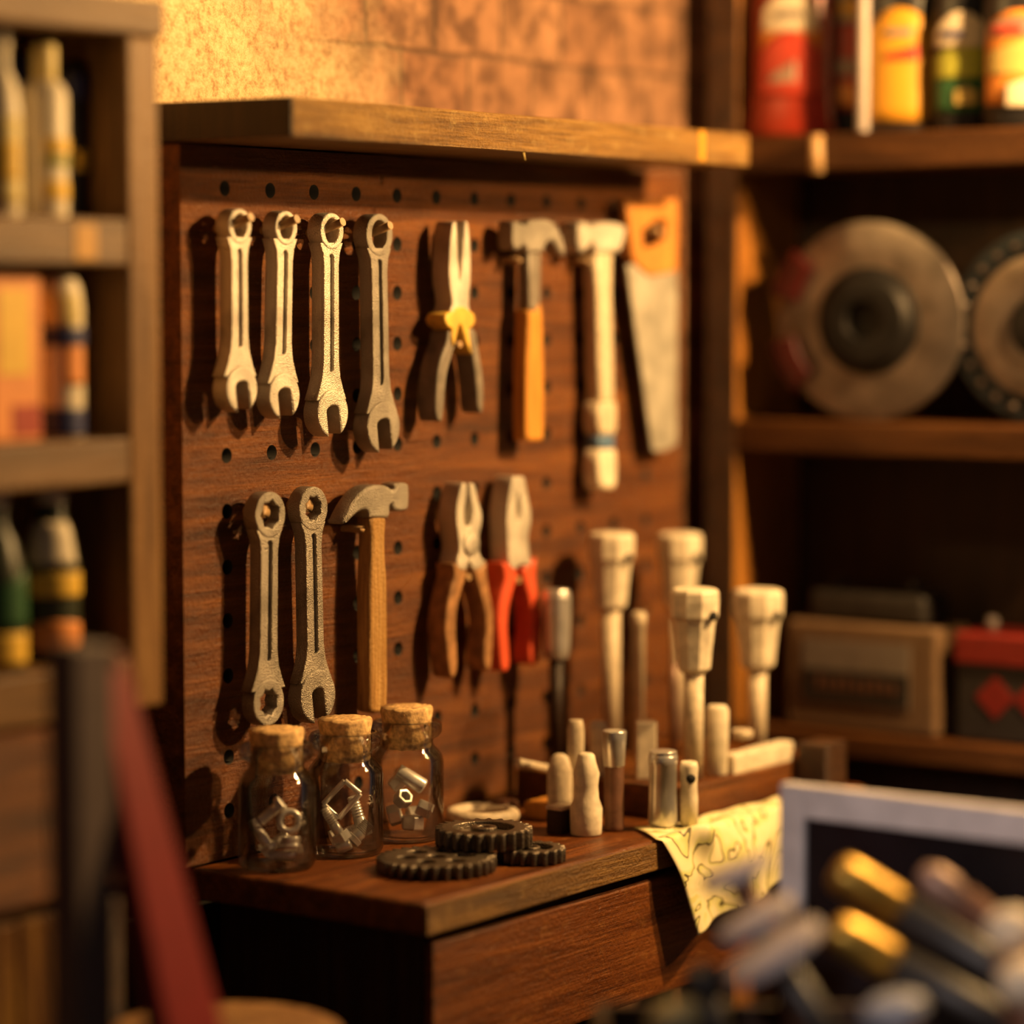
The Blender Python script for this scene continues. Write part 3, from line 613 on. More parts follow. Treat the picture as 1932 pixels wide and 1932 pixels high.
# ------------------------------------------------------------------ tool rack with upright tools
RX0, RX1, RY0, RY1, RZ = .845, 1.44, -.49, -.065, .82
rk = empty('tool_rack', (1.08, -.3, .75), 'dark wooden tool rack full of upright pale tools', 'rack')
MB().box((RX0, RY0, .751), (RX1, RY1, RZ)).build('rack_block', 'board', rk, .005)
for x in (RX0+.012, RX1-.012):
    pass
GD = 'upright tools in the rack'
def driver(label, px_top, shaft_r=.021, hr=.052, hh=.172):
    x, y, z = px_top; ztop = z-.006
    root = empty('screwdriver', (x, y, RZ), label, 'screwdriver', GD)
    MB().cyl((x, y, RZ+.0008), (x, y, ztop-hh+.01), shaft_r*.92, shaft_r).build('shaft', 'cream', root)
    m_ = MB(); m_.lathe((x, y, ztop-hh), (0, 0, 1), [(shaft_r*1.1, 0), (hr*.66, .012), (hr*.72, .05), (hr*.82, hh*.55), (hr*.86, hh*.62), (hr*.97, hh*.68), (hr, hh*.86), (hr*.985, hh*.955), (hr*.9, hh), (.01, hh*1.005)], 10, True, False, e1=(1, 0, 0), ph=.25)
    hd_ = m_.build('handle', 'bone', root, .004)
    a = Vector((-.55, -.83, 0)).normalized()*(hr*.93)+Vector((.02, -.012, 0))
    MB().lathe((x+a.x*.93, y+a.y*.93, ztop-hh*.3), a, [(.001, 0), (.009, 0), (.009, .006), (.001, .006)], 14).build('lanyard_hole', 'black', hd_)
    return root
driver('tapered white handled screwdriver standing tallest at the left of the rack', (1.1434, -0.108, 1.3133))
driver('tapered white handled screwdriver standing half hidden at the back of the rack', (1.3782, -0.135, 1.2981))
driver('white handled screwdriver in the middle front of the rack, before the hidden one', (0.9464, -0.45, 1.2264), hr=.052, hh=.178)
driver('tapered white handled screwdriver standing at the right end of the rack', (1.2825, -0.4, 1.1942), hr=.056, hh=.178)
x, y, z = (1.115, -0.2, 1.1404)
tag(MB().lathe((x, y, RZ+.0008), (0, 0, 1), [(.013, 0), (.0145, z-RZ-.03), (.0165, z-RZ-.028), (.0165, z-RZ-.004), (.012, z-RZ)], 16).build('steel_rod', 'cream', None, 0, origin=(x, y, RZ)), 'slim pale rod with a small knob standing in the rack', 'rod', GD)
x, y, z = (1.1959, -0.24, 1.0227)
tag(MB().lathe((x, y, RZ+.0008), (0, 0, 1), [(.010, 0), (.011, z-RZ-.05), (.006, z-RZ)], 12).build('pointed_awl', 'pink', None, 0, origin=(x, y, RZ)), 'thin pointed brownish spike beside the middle screwdriver', 'awl', GD)
x, y, z = (0.9469, -0.1, 1.1979)
r_ = empty('chisel', (x, y, .75), 'chisel with shiny chrome handle behind the red handled pliers', 'chisel', GD)
MB().lathe((x, y, z-.150), (0, 0, 1), [(.026, 0), (.030, .02), (.033, .10), (.033, .135), (.029, .15), (.004, .151)], 8, True, False).build('handle', 'chrome', r_, .004)
MB().cyl((x, y, RZ+.0008), (x, y, z-.148), .012, .016).build('shaft', 'darkwood', r_)
# short pieces, in the rack and standing on the bench just in front of it
def stub(name, label, cat, ptop, zb, prof, mat, n=20, sm=True, e=1, mat2=None, p2=None):
    x, y, z = ptop; H = z-zb
    if p2 is None:
        return tag(MB().lathe((x, y, zb), (0, 0, 1), [(r, h*H) for r, h in prof], n, True, sm, e1=(.588, -.809, 0), ph=pi/n, e=e).build(name, mat, None, .003, 2, origin=(x, y, zb)), label, cat, GD)
    root = empty(name, (x, y, zb), label, cat, GD)
    MB().lathe((x, y, zb), (0, 0, 1), [(r, h*H) for r, h in prof], n, True, sm, e1=(.588, -.809, 0), ph=pi/n, e=e).build('body', mat, root, .003)
    MB().lathe((x, y, zb), (0, 0, 1), [(r, h*H) for r, h in p2], n, True, sm, e1=(.588, -.809, 0), ph=pi/n, e=e).build('collar', mat2, root, .003)
    return root
stub('flat_file', 'short pale flat file with rounded top at the left of the rack', 'file', (0.696, -0.285, 0.8912), .7505, [(.024, 0), (.026, .3), (.026, .75), (.018, .95), (.008, 1)], 'cream', 16, True, .55)
stub('flat_file', 'narrow pale flat file behind the carved white figure', 'file', (0.7313, -0.3, 0.9584), .7505, [(.017, 0), (.018, .9), (.014, 1)], 'cream', 14, True, .6)
stub('bent_scraper', 'pale bent scraper standing behind the brown and chrome tube', 'scraper', (0.8709, -0.26, 0.9363), RZ+.001, [(.017, 0), (.018, .7), (.021, .92), (.012, 1)], 'bone', 14, True, .5)
stub('carved_post', 'knobbly cream carved post standing at the left front of the rack', 'post', (0.6102, -0.41, 0.9157), .7505, [(.031, 0), (.032, .1), (.033, .32), (.026, .44), (.024, .6), (.027, .75), (.021, .86), (.017, .97), (.012, 1)], 'bone', 18)
stub('socket_tube', 'tube with chrome upper half and brown lower half', 'tube', (0.6807, -0.43, 0.9539), .7505, [(.020, 0), (.021, .04), (.020, .06), (.020, .66)], 'rust', 20, True, 1, 'chrome', [(.021, .64), (.024, .9), (.025, 1), (.018, 1.0)])
stub('square_bar', 'square white bar standing upright behind the chrome socket', 'bar', (0.903, -0.36, 0.9411), RZ, [(.030, 0), (.030, .97), (.027, 1)], 'bone', 4, False)
stub('deep_socket', 'wide chrome socket standing on the bench beside the map', 'socket', (0.7455, -0.505, 0.9117), .7590, [(.026, 0), (.030, .06), (.029, .3), (.028, .8), (.0295, .82), (.0295, .93), (.027, .95), (.0285, 1)], 'chrome', 24)
m_ = empty('spout_cap', (0.8085, -0.5149, 0.75), 'small white cap with a dark hole next to the chrome socket', 'cap', GD)
x, y, z = (0.7834, -0.543, 0.8877)
MB().lathe((x, y, .7595), (0, 0, 1), [(.018, 0), (.019, .05), (.017, .08), (.019, z-.77), (.016, z-.7595)], 16).build('body', 'bone', m_)
a = Vector((-.7, -.7, 0)); MB().lathe((x+a.x*.0165, y+a.y*.0165, z-.032), a, [(.001, 0), (.0095, 0), (.0095, .004), (.001, .004)], 14).build('hole', 'black', m_)
stub('paddle', 'rounded white paddle blade standing right of the middle screwdriver', 'paddle', (1.0186, -0.462, 0.9699), RZ+.001, [(.022, 0), (.024, .5), (.025, .93), (.018, 1)], 'bone', 16, True, .6)
stub('small_socket', 'little pale socket lying at the top of the white bar', 'socket', (1.1223, -0.46, 0.8874), .905, [(.022, 0), (.024, .3), (.022, 1)], 'cream', 16)
x, y, z = (1.0472, -0.475, 0.8619); x2 = (1.3141, -0.475, 0.828)[0]-.02
tag(MB().box((x, -.487, z-.044), (x2, -.45, z)).build('white_plank', 'bone', None, .005, origin=(x, -.475, z)), 'horizontal white plank lying over the right end of the rack', 'plank', GD)
tag(MB().box((x+.01, -.486, RZ+.001), (x2-.01, -.452, z-.0448)).build('wood_spacer', 'edge', None, .003, origin=(x, -.475, RZ)), 'brown wooden spacer under the horizontal white plank', 'wood block')
a, b = Vector((0.6654, -0.2, 0.8697)), Vector((0.7863, -0.2, 0.8384)); 
tag(MB().cyl(a, b, .009, .009, 12).build('dowel', 'cream', None, 0, origin=a), 'thin pale dowel sticking out sideways at the left of the rack', 'dowel', GD)
a = Vector((0.585, -0.3684, 0.75))+FWD*.022
bx = empty('tool_box', a, 'tiny dark box with a light lid at the left corner of the rack', 'box')
MB().box((a.x-.028, a.y-.018, .7505), (a.x+.028, a.y+.018, .798)).build('body', 'darkwood', bx, .002); MB().box((a.x-.030, a.y-.020, .7985), (a.x+.030, a.y+.020, .806)).build('lid', 'cream', bx, .002)
x, y, z = (1.2969, -0.53, 0.863)
wb = empty('wooden_block', (x+.03, y, .75), 'dark upright wooden block with a glinting top behind the white frame', 'wood block')
MB().box((x-.012, y-.045, .7505), (x+.075, y+.03, z)).build('body', 'cab', wb, .006)

# ------------------------------------------------------------------ map draped over the bench edge
mp_ = MB(); nu, nv = 46, 60
gr = []
for i in range(nu):
    u = i/(nu-1); row = []
    x0 = .625+.80*u
    for j in range(nv):
        v = j/(nv-1)
        # v: 0 at the rear on the bench, .4 at the front edge, then hanging down
        back = -.505-.006*sin(u*9)+(.05*max(0, 1-u/.16))
        x0 = .625+.56*u
        if v < .4:
            t_ = v/.4; y = back+(BF-.009-back)*t_; z = .7525+.004*abs(sin(u*11+t_*3))
            x = x0+(.09)*(1-t_)*(1-u)
        else:
            t_ = (v-.4)/.6; L = (.20-.06*u)*t_
            y = BF-.014-.022*sin(min(1, t_*2.2)*pi/2)-.014*sin(u*13+1.3)*t_; z = .7525-L
            x = x0+.01+.10*t_*(1-u)*(1 if u < .5 else 1)-.02*t_
        # a curl in the sheet
        d_ = math.exp(-((u-.22)/.06)**2-((v-.44)/.10)**2)
        y -= .035*d_; z += .020*d_
        row.append(mp_.bm.verts.new((x, y, z)))
    gr.append(row)
for i in range(nu-1):
    for j in range(nv-1):
        f = mp_.bm.faces.new((gr[i][j], gr[i+1][j], gr[i+1][j+1], gr[i][j+1])); f.smooth = True
mo = mp_.build('folded_map', 'map', None, origin=(.9, -.5, .75))
sd = mo.modifiers.new('s', 'SOLIDIFY'); sd.thickness = .0015; sd.offset = 1
tag(mo, 'pale yellow printed map draped over the front edge of the bench', 'map')

# ------------------------------------------------------------------ left shelving
LX1, LX0, LF = -.494, -1.55, -.29
ls = empty('shelving_unit', (-1.0, -.1, 1.13), 'brown wooden shelving at the left, hung beside the pegboard', 'shelving', 'wooden shelving units')
MB().box((LX1-.076, LF, 1.128), (LX1, WY-.002, 2.262)).build('side_panel', 'leftv', ls, .006)
MB().box((LX0-.076, LF, 1.128), (LX0, WY-.002, 2.262)).build('side_panel', 'leftv', ls, .006)
MB().box((LX0-.08, LF-.012, 2.2625), (LX1+.004, WY-.002, 2.325)).build('top_board', 'left', ls, .006)
MB().box((LX0, WY-.02, 1.128), (LX1-.076, WY-.003, 2.262)).build('rear_panel', 'darkwood', ls)
for z1, z0 in ((1.956, 1.878), (1.590, 1.514), (1.216, 1.128)):
    MB().box((LX0+.001, LF-.006, z0), (LX1-.083, WY-.021, z1)).build('shelf', 'left', ls, .006)
MB().box((-.705, LF-.008, 1.888), (-.655, LF-.0055, 1.945)).build('price_tag', 'lyellow', ls)
def bottle(name, label, cat, x, y, z, prof, mat, group, labels=(), cap=None, n=28, e=.7, face=(-.6, -.8)):
    """a standing container; labels wrap its front as thin shells: (z0, z1, halfangle, material)"""
    root = empty(name, (x, y, z), label, cat, group)
    e1 = Vector((-face[1], face[0], 0)).normalized()
    MB().lathe((x, y, z+.001), (0, 0, 1), prof, n, True, True, e1=e1, e=e).build('body', mat, root, .002)
    def rad(h):
        for (r0, h0), (r1, h1) in zip(prof, prof[1:]):
            if h0 <= h <= h1 and h1 > h0: return r0+(r1-r0)*(h-h0)/(h1-h0)
        return prof[-1][0]
    e2 = Vector((0, 0, 1)).cross(e1)
    lab0 = None
    for k, (z0, z1, a0, a1, mm, rise) in enumerate(labels):
        lb_ = MB(); g = []
        na, nz = 17, 9
        for i in range(na):
            s_ = i/(na-1); a = -pi/2+radians(a0+(a1-a0)*s_)
            col = []
            for q_ in range(nz):
                top = z1+rise*(1-(2*s_-1)**2) if rise > 0 else z1+rise*(s_-.5)*2*-1
                bot = z0 if rise >= 0 else z0
                h = bot+(top-bot)*q_/(nz-1); r = rad(h)+.0012+.0009*k
                col.append(lb_.bm.verts.new(Vector((x, y, z+.001+h))+e1*(r*cos(a))+e2*(e*r*sin(a))+e2*(-.0012-.0009*k)))
            g.append(col)
        for i in range(na-1):
            for q_ in range(nz-1):
                f = lb_.bm.faces.new((g[i][q_], g[i+1][q_], g[i+1][q_+1], g[i][q_+1])); f.smooth = True
        lo = lb_.build('label' if not k else 'label_patch', mm, lab0 if k else root); lab0 = lab0 if k else lo; sdm = lo.modifiers.new('s', 'SOLIDIFY'); sdm.thickness = .0006
    if cap:
        MB().lathe((x, y, z+.001+cap[0]), (0, 0, 1), [(cap[2], 0), (cap[2], cap[1]*.9), (cap[2]*.85, cap[1])], 20, True, True).build('cap', cap[3], root, .002)
    return root
def canp(r, h, s=.02): return [(r*.94, 0), (r, .006), (r, h-s), (r*.7, h-s*.3), (r*.45, h)]
GL = 'containers on the left shelves'
def lx(px, yy): pass
p_ = (-0.7725, -0.22, 1.9562); bottle('spray_can', 'tall cream spray can at the left edge of the top left shelf', 'spray can', p_[0]-.012, -.21, 1.956, [(.031, 0), (.033, .006), (.033, .17), (.028, .21), (.014, .24), (.014, .275)], 'lwhite_bright', GL, [(.02, .16, -80, 60, 'lpale_bright', 0), (.06, .12, -50, 50, 'lyellow_bright', 0)], (.27, .03, .016, 'lwhite_bright'), e=1)
p_ = (-0.6897, -0.22, 1.9709); bottle('spray_can', 'white spray can with yellow cap on the top left shelf', 'spray can', p_[0], -.215, 1.956, [(.036, 0), (.038, .006), (.038, .205), (.03, .22), (.022, .226)], 'lwhite_bright', GL, [(.03, .06, -10, 85, 'lyellow_bright', 0), (.085, .1, -10, 85, 'llime', 0), (.105, .13, -10, 85, 'lyellow_bright', 0)], (.226, .06, .021, 'lpale_bright'), e=1)
p_ = (-0.6244, -0.12, 1.974); bottle('spray_can', 'dark blue topped can behind the white spray can', 'spray can', p_[0], -.10, 1.956, canp(.032, .28), 'lblue', GL, [], None, e=1)
p_ = (-0.5945, -0.2, 1.9734); bottle('spray_can', 'black can with a small yellow badge beside the shelf upright', 'spray can', p_[0]-.004, -.19, 1.956, canp(.023, .265), 'bbottle', GL, [(.08, .115, 0, 60, 'lyellow_bright', 0), (.20, .24, -60, 80, 'lblue', 0)], None, e=1)
b_ = (-0.7763, -0.23, 1.6097); ob = empty('carton', (b_[0], -.2, 1.59), 'orange and yellow carton on the second left shelf', 'carton', GL)
MB().box((b_[0]-.075, -.25, 1.591), (b_[0]+.038, -.17, 1.86)).build('box', 'lorange_bright', ob, .003)
MB().box((b_[0]-.060, -.2515, 1.70), (b_[0]+.012, -.2502, 1.84)).build('panel', 'lyellow_bright', ob); MB().box((b_[0]-.03, -.2515, 1.60), (b_[0]+.034, -.2502, 1.65)).build('panel', 'lred', ob)
b_ = (-0.6684, -0.22, 1.6054); bottle('canister', 'blue and white canister with an orange spot, right of the orange carton', 'canister', b_[0], -.225, 1.59, [(.036, 0), (.038, .006), (.038, .22), (.034, .25), (.026, .268)], 'lwhite_bright', GL, [(.005, .05, -90, 90, 'lblue', 0), (.09, .15, 0, 60, 'lorange_bright', .01), (.155, .185, -90, 90, 'lblue', 0), (.19, .24, -60, 40, 'lpale_bright', 0)], None, e=1)
b_ = (-0.5694, -0.17, 1.6003); bottle('canister', 'dark blue canister hiding behind the blue and white one', 'canister', b_[0]-.024, -.155, 1.59, canp(.021, .27), 'lblue', GL, [(.08, .15, 0, 70, 'lred', 0)], None, e=1)
b_ = (-0.79, -0.22, 1.2252); bottle('oil_bottle', 'dark green bottle with yellow label at the edge of the lowest left shelf', 'bottle', b_[0]-.015, -.21, 1.216, [(.044, 0), (.046, .008), (.046, .15), (.03, .21), (.016, .235), (.016, .27)], 'darkgreen', GL, [(.01, .06, -80, 80, 'lyellow_bright', 0), (.07, .14, -80, 80, 'lgreen', -.03)], (.265, .03, .019, 'lwhite_bright'), e=.9)
b_ = (-0.6746, -0.22, 1.2135); bottle('oil_bottle', 'dark bottle with pale shoulder and orange stripe on the lowest left shelf', 'bottle', b_[0], -.205, 1.216, [(.044, 0), (.046, .008), (.046, .16), (.034, .22), (.024, .24), (.024, .28)], 'darkgreen', GL, [(.02, .06, -70, 85, 'lorange_bright', .01), (.11, .15, -70, 85, 'lyellow_bright', 0), (.165, .235, -80, 50, 'lwhite_bright', 0)], (.265, .025, .026, 'lwhite_bright'), e=.9)

# cabinet under the left shelving
cb = empty('cabinet', (-1.05, -.1, 0), 'brown cabinet under the left shelving with peeling plank door', 'cabinet')
MB().box((-1.6, -.27, 0), (-.612, WY-.003, 1.122)).build('carcass', 'darkwood', cb)
MB().box((-1.6, -.30, .835), (-.606, -.272, 1.120)).build('apron', 'board', cb, .006)
dd = None
for k in range(5):
    x1 = -.66-.19*k
    d = MB().box((x1-.185, -.292, .08), (x1, -.272, .812)).build('door_plank', 'peel', cb, .004)
MB().box((-.656, -.298, .0), (-.606, -.272, .815)).build('stile', 'cab', cb, .004)

# round stool below
sc_ = Vector((-0.5998, -0.5128, 0.6173)); st = empty('stool', (sc_.x, sc_.y, 0), 'round wooden stool with a ridged top in front of the bench', 'stool')
m_ = MB(); zt = sc_.z
m_.lathe((sc_.x, sc_.y, zt-.05), (0, 0, 1), [(.185, 0), (.2, .006), (.202, .03), (.198, .046), (.19, .05)]+[(.19-.018*k-.006, .05-(.006 if k % 2 else 0)) for k in range(1, 10)]+[(.004, .05)], 56)
m_.build('seat', 'stool', st)
for k in range(4):
    a = pi/4+k*pi/2; MB().cyl((sc_.x+.18*cos(a), sc_.y+.18*sin(a), 0), (sc_.x+.13*cos(a), sc_.y+.13*sin(a), zt-.051), .017, .022).build('leg', 'stool', st)

# ------------------------------------------------------------------ right shelving
RS = 1.7856
rs_ = empty('shelving_unit', (RS, -.5, 0), 'dark wooden shelving along the right wall with bottles and car parts', 'shelving', 'wooden shelving units')
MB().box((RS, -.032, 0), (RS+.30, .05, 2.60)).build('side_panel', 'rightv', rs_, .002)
MB().box((RS-.006, -.031, 0), (RS-.0005, .05, 2.60)).build('shade_strip', 'cab', rs_, .001)  # dark strip paints the shade on the upright's unlit front face
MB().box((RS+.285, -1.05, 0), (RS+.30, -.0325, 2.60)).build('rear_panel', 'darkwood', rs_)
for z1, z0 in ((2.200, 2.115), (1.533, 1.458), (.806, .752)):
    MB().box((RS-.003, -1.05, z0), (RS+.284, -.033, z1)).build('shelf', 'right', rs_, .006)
GR = 'oil bottles on the top right shelf'
def rb(px, mat, label, prof, labels, cap=None, name='oil_bottle', e=.62):
    p = px; return bottle(name, label, 'bottle', p[0], p[1], 2.2, prof, mat, GR, labels, cap, face=(-.93, -.37), e=e)
q = (1.838, -0.1483, 2.2119); rb(q, 'rbottle', 'red oil bottle with a flared foot at the left end of the top right shelf', [(.101, 0), (.104, .006), (.098, .06), (.093, .13), (.093, .3), (.08, .38), (.04, .44), (.03, .45), (.03, .5)], [(.11, .26, -48, 48, 'lorange', .0), (.24, .285, -44, 44, 'lwhite', .05), (.09, .19, -48, 48, 'lred', .05), (.12, .155, -30, 10, 'pink', -.02), (.27, .288, -18, 18, 'lgrey', 0)], e=.48)
q = (1.955, -0.2329, 2.2193); rb(q, 'bbottle', 'black oil bottle with a red label, half hidden by the red bottle', [(.062, 0), (.065, .006), (.065, .33), (.05, .38), (.025, .42), (.025, .47)], [(.06, .27, -60, 60, 'lred', 0), (.265, .29, -60, 60, 'lyellow', .03), (.14, .18, -30, 30, 'pink', 0), (.07, .10, -30, 30, 'lorange', .02), (.262, .275, -25, 25, 'lgrey', 0)])
q = (1.794, -0.3619, 2.2008); rb(q, 'gcap', 'narrow grey white tube between the red and the yellow labelled bottles', [(.013, 0), (.0145, .004), (.0145, .3), (.012, .36), (.009, .4)], [], None, 'tube', 1)
q = (1.86, -0.4263, 2.2126); rb(q, 'bbottle', 'black oil bottle with a large arched yellow label and red band', [(.082, 0), (.086, .006), (.086, .27), (.08, .33), (.05, .38), (.03, .41), (.03, .46)], [(.022, .235, -52, 52, 'lyellow', .045), (.16, .185, -22, 30, 'lred', -.012), (.215, .232, -20, 20, 'lgrey', 0), (.135, .2, -52, 52, 'lpale', 0)][:3])
q = (1.87, -0.5775, 2.2081); rb(q, 'bbottle', 'black oil bottle with a yellow and green label', [(.067, 0), (.070, .006), (.070, .27), (.06, .34), (.03, .40), (.03, .45)], [(.04, .17, -55, 55, 'lgreen', 0), (.115, .19, -55, 55, 'llime', -.025), (.185, .22, -55, 55, 'lwhite', .045), (.205, .222, -40, 5, 'lblue', 0), (.055, .085, -10, 30, 'lpale', .01)])
q = (1.86, -0.7285, 2.2028); rb(q, 'bbottle', 'black oil bottle with an orange, yellow and white label at the right edge', [(.080, 0), (.085, .006), (.085, .28), (.06, .35), (.03, .41), (.03, .46)], [(.05, .22, -60, 60, 'lorange', .04), (.115, .19, -55, 60, 'lpale', -.025), (.2, .225, -55, 55, 'pink', .02), (.207, .225, -45, 5, 'lred', 0), (.045, .09, -20, 50, 'lwhite', .015)])
a = Vector((1.764, -0.2589, 2.1954)); b = Vector((1.764, -0.2596, 2.109))
tag(MB().cyl(a, b, .014, .016, 14).build('wooden_peg', 'peg', None, 0, origin=a), 'small pale peg hanging on the front of the top right shelf', 'peg')
def disc(label, c, R_, parts):
    pass
FX = Vector((-1, -.12, 0)).normalized()
c = Vector((1.86, -0.3549, 1.7341)); c.z = 1.535+.232
bd = empty('brake_disc', (c.x, c.y, 1.534), 'silver brake disc with dark hub and red caliper on the middle right shelf', 'brake disc', 'brake discs on the middle right shelf')
RD = .232
MB().lathe(c, FX, [(.085, 0), (RD, 0), (RD, .022), (.125, .022), (.085, .02)], 56, False).build('rotor', 'disc', bd, .002)
MB().lathe(c, FX, [(.001, .02), (.125, .023), (.125, .03), (.108, .034), (.098, .058), (.045, .06), (.042, .03), (.001, .03)], 40, False).build('hub', 'hub', bd, .002)
s1 = Vector((0, 0, 1)).cross(FX)
for a0, a1 in ((138, 166), (192, 222)):
    m_ = MB(); g = []
    sgn = 1 if s1.dot(RT) > 0 else -1
    for i in range(10):
        a = radians(a0+(a1-a0)*i/9); d_ = s1*(sgn*cos(a))+Vector((0, 0, sin(a)))
        g.append([m_.bm.verts.new(c+d_*r+FX*h) for r, h in ((RD*.78, .024), (RD*.78, .05), (RD*1.06, .05), (RD*1.06, -.012), (RD*1.03, -.012), (RD*1.03, .024))])
    m_.loft(g); m_.build('caliper', 'caliper', bd, .003)
c2 = Vector((1.935, -0.763, 1.7151)); c2.z = 1.535+.222
bd = empty('brake_disc', (c2.x, c2.y, 1.534), 'silver disc inside a dark perforated ring, cut by the right edge', 'brake disc', 'brake discs on the middle right shelf')
MB().lathe(c2, FX, [(.15, 0), (.222, 0), (.222, .02), (.15, .02), (.15, 0)], 56, False).build('outer_ring', 'navy', bd, .002)
MB().lathe(c2, FX, [(.06, 0), (.165, .018), (.165, .034), (.06, .034), (.06, 0)], 48, False).build('rotor', 'disc', bd, .002)
MB().lathe(c2, FX, [(.001, .02), (.075, .034), (.07, .05), (.001, .05)], 32, False).build('hub', 'hub', bd, .002)
m_ = MB()
s1 = Vector((0, 0, 1)).cross(FX)
for k in range(26):
    a = 2*pi*k/26; d_ = s1*cos(a)+Vector((0, 0, sin(a)))
    MB().lathe(c2+d_*.195+FX*.0205, FX, [(.001, 0), (.008, 0), (.008, .004), (.001, .004)], 10).build('bolt', 'disc', bd)
# batteries on the lowest shelf
y0 = (1.82, -0.1528, 0.8028)[1]; y1 = (1.82, -0.5526, 0.8374)[1]; zt = (1.82, -0.3488, 1.0595)[2]
bt = empty('car_battery', (1.88, (y0+y1)/2, .807), 'tan cased battery with a dark lettered panel on the lowest right shelf', 'battery', 'batteries on the lowest right shelf')
MB().box((1.82, y1, .808), (1.99, y0, zt)).build('case', 'beige', bt, .012, 3)
yw = y0-y1; hz = zt-.808
MB().box((1.8165, y1+yw*.17, .808+hz*.25), (1.8205, y0-yw*.12, .808+hz*.84)).build('panel', 'lgrey', bt)
MB().box((1.8145, y1+yw*.17, .808+hz*.27), (1.817, y0-yw*.12, .808+hz*.56)).build('panel', 'charc', bt)
m_ = MB()
for k in range(9):
    yy = y0-yw*(.22+.062*k); m_.box((1.8125, yy-.012, .808+hz*.37), (1.8148, yy, .808+hz*(.47 if k % 3 else .5)))
m_.build('lettering', 'rust', bt)
MB().box((1.80+.04, y1+yw*.1, zt+.0005), (1.97, y0-yw*.12, zt+.075)).build('lid', 'charc', bt, .02, 3)
for f_ in (.25, .75): MB().cyl((1.9, y1+yw*f_, zt+.074), (1.9, y1+yw*f_, zt+.1), .018, .015).build('terminal', 'charc', bt)
y2 = (1.84, -0.5942, 0.814)[1]; zt2 = (1.84, -0.6814, 1.0566)[2]
bt = empty('car_battery', (1.9, y2-.12, .807), 'black battery with red lid and red emblem at the lower right edge', 'battery', 'batteries on the lowest right shelf')
MB().box((1.84, y2-.24, .808), (2.0, y2, zt2-.072)).build('case', 'charc', bt, .008)
MB().box((1.833, y2-.245, zt2-.0715), (2.005, y2+.004, zt2)).build('lid', 'batred', bt, .006)
cy, cz = y2-.10, .808+.105
m_ = MB()
m_.lathe((1.8395, cy, cz), (-1, 0, 0), [(.05, 0), (.05, .002)], 4, True, False, e1=(0, 0, 1)); m_.lathe((1.8395, cy-.088, cz-.0), (-1, 0, 0), [(.042, 0), (.042, .002)], 4, True, False, e1=(0, 0, 1))
m_.build('emblem', 'batred', bt)
for f_ in (.05, .19): MB().cyl((1.92, y2-f_, zt2), (1.92, y2-f_, zt2+.03), .014, .012).build('terminal', 'gcap', bt)

# ------------------------------------------------------------------ foreground, out of focus
fx, fy = .163, -1.1245
fb = empty('framed_board', (fx, fy-.35, 0), 'grey white framed black glass board standing at the right before the bench', 'board')
yL, yR, zT, zB_ = fy, fy-.62, .985, .50
MB().box((fx, yL-.048, zB_), (fx+.03, yL, zT)).build('frame', 'framew', fb, .004)
MB().box((fx, yR, zB_), (fx+.03, yR+.048, zT)).build('frame', 'framew', fb, .004)
MB().box((fx, yR+.0485, zT-.058), (fx+.03, yL-.0485, zT)).build('frame', 'framew', fb, .004)
MB().box((fx, yR+.0485, zB_), (fx+.03, yL-.0485, zB_+.058)).build('frame', 'framew', fb, .004)
MB().box((fx+.012, yR+.049, zB_+.0585), (fx+.022, yL-.049, zT-.0585)).build('glass_panel', 'slate', fb)
for yy in (yL-.05, yR+.01): MB().box((fx+.032, yy, 0), (fx+.07, yy+.04, zT-.1)).build('leg', 'darkwood', fb)
# A-frame stand with a red brace
pt = Vector((-1.0172, -0.6021, 1.3046)); 
sd_ = empty('frame_stand', (pt.x, pt.y, 0), 'blurred stand of a dark grey post and a slanting red brace, far left foreground', 'stand')
hd = Matrix.Rotation(radians(-8), 3, 'Z')
MB().box((pt.x-.036, pt.y-.036, 0), (pt.x+.036, pt.y+.036, pt.z), hd).build('post', 'ladgrey', sd_, .004)
a = Vector((-0.95, -0.5788, 1.2761)); b = Vector((-0.9082, -0.7071, 0.7154)); d_ = (b-a); e_ = a+d_*((a.z-.002)/(a.z-b.z))
sv = (RT*.64+FWD*.77)*.058; fv = (FWD*.64-RT*.77)*.026
m_ = MB(); g = []
for q, w_ in ((a, .55), (b, 1.0), (e_, 1.1)): g.append([m_.bm.verts.new(q+v) for v in (sv*w_-fv, sv*w_+fv, -sv*w_+fv, -sv*w_-fv)])
m_.loft(g, True, False); m_.build('brace', 'ladred', sd_, .005)
MB().box((a.x-.04, a.y-.03, a.z-.02), (a.x+.02, a.y+.03, a.z+.016), hd).build('hinge', 'rust', sd_, .006)
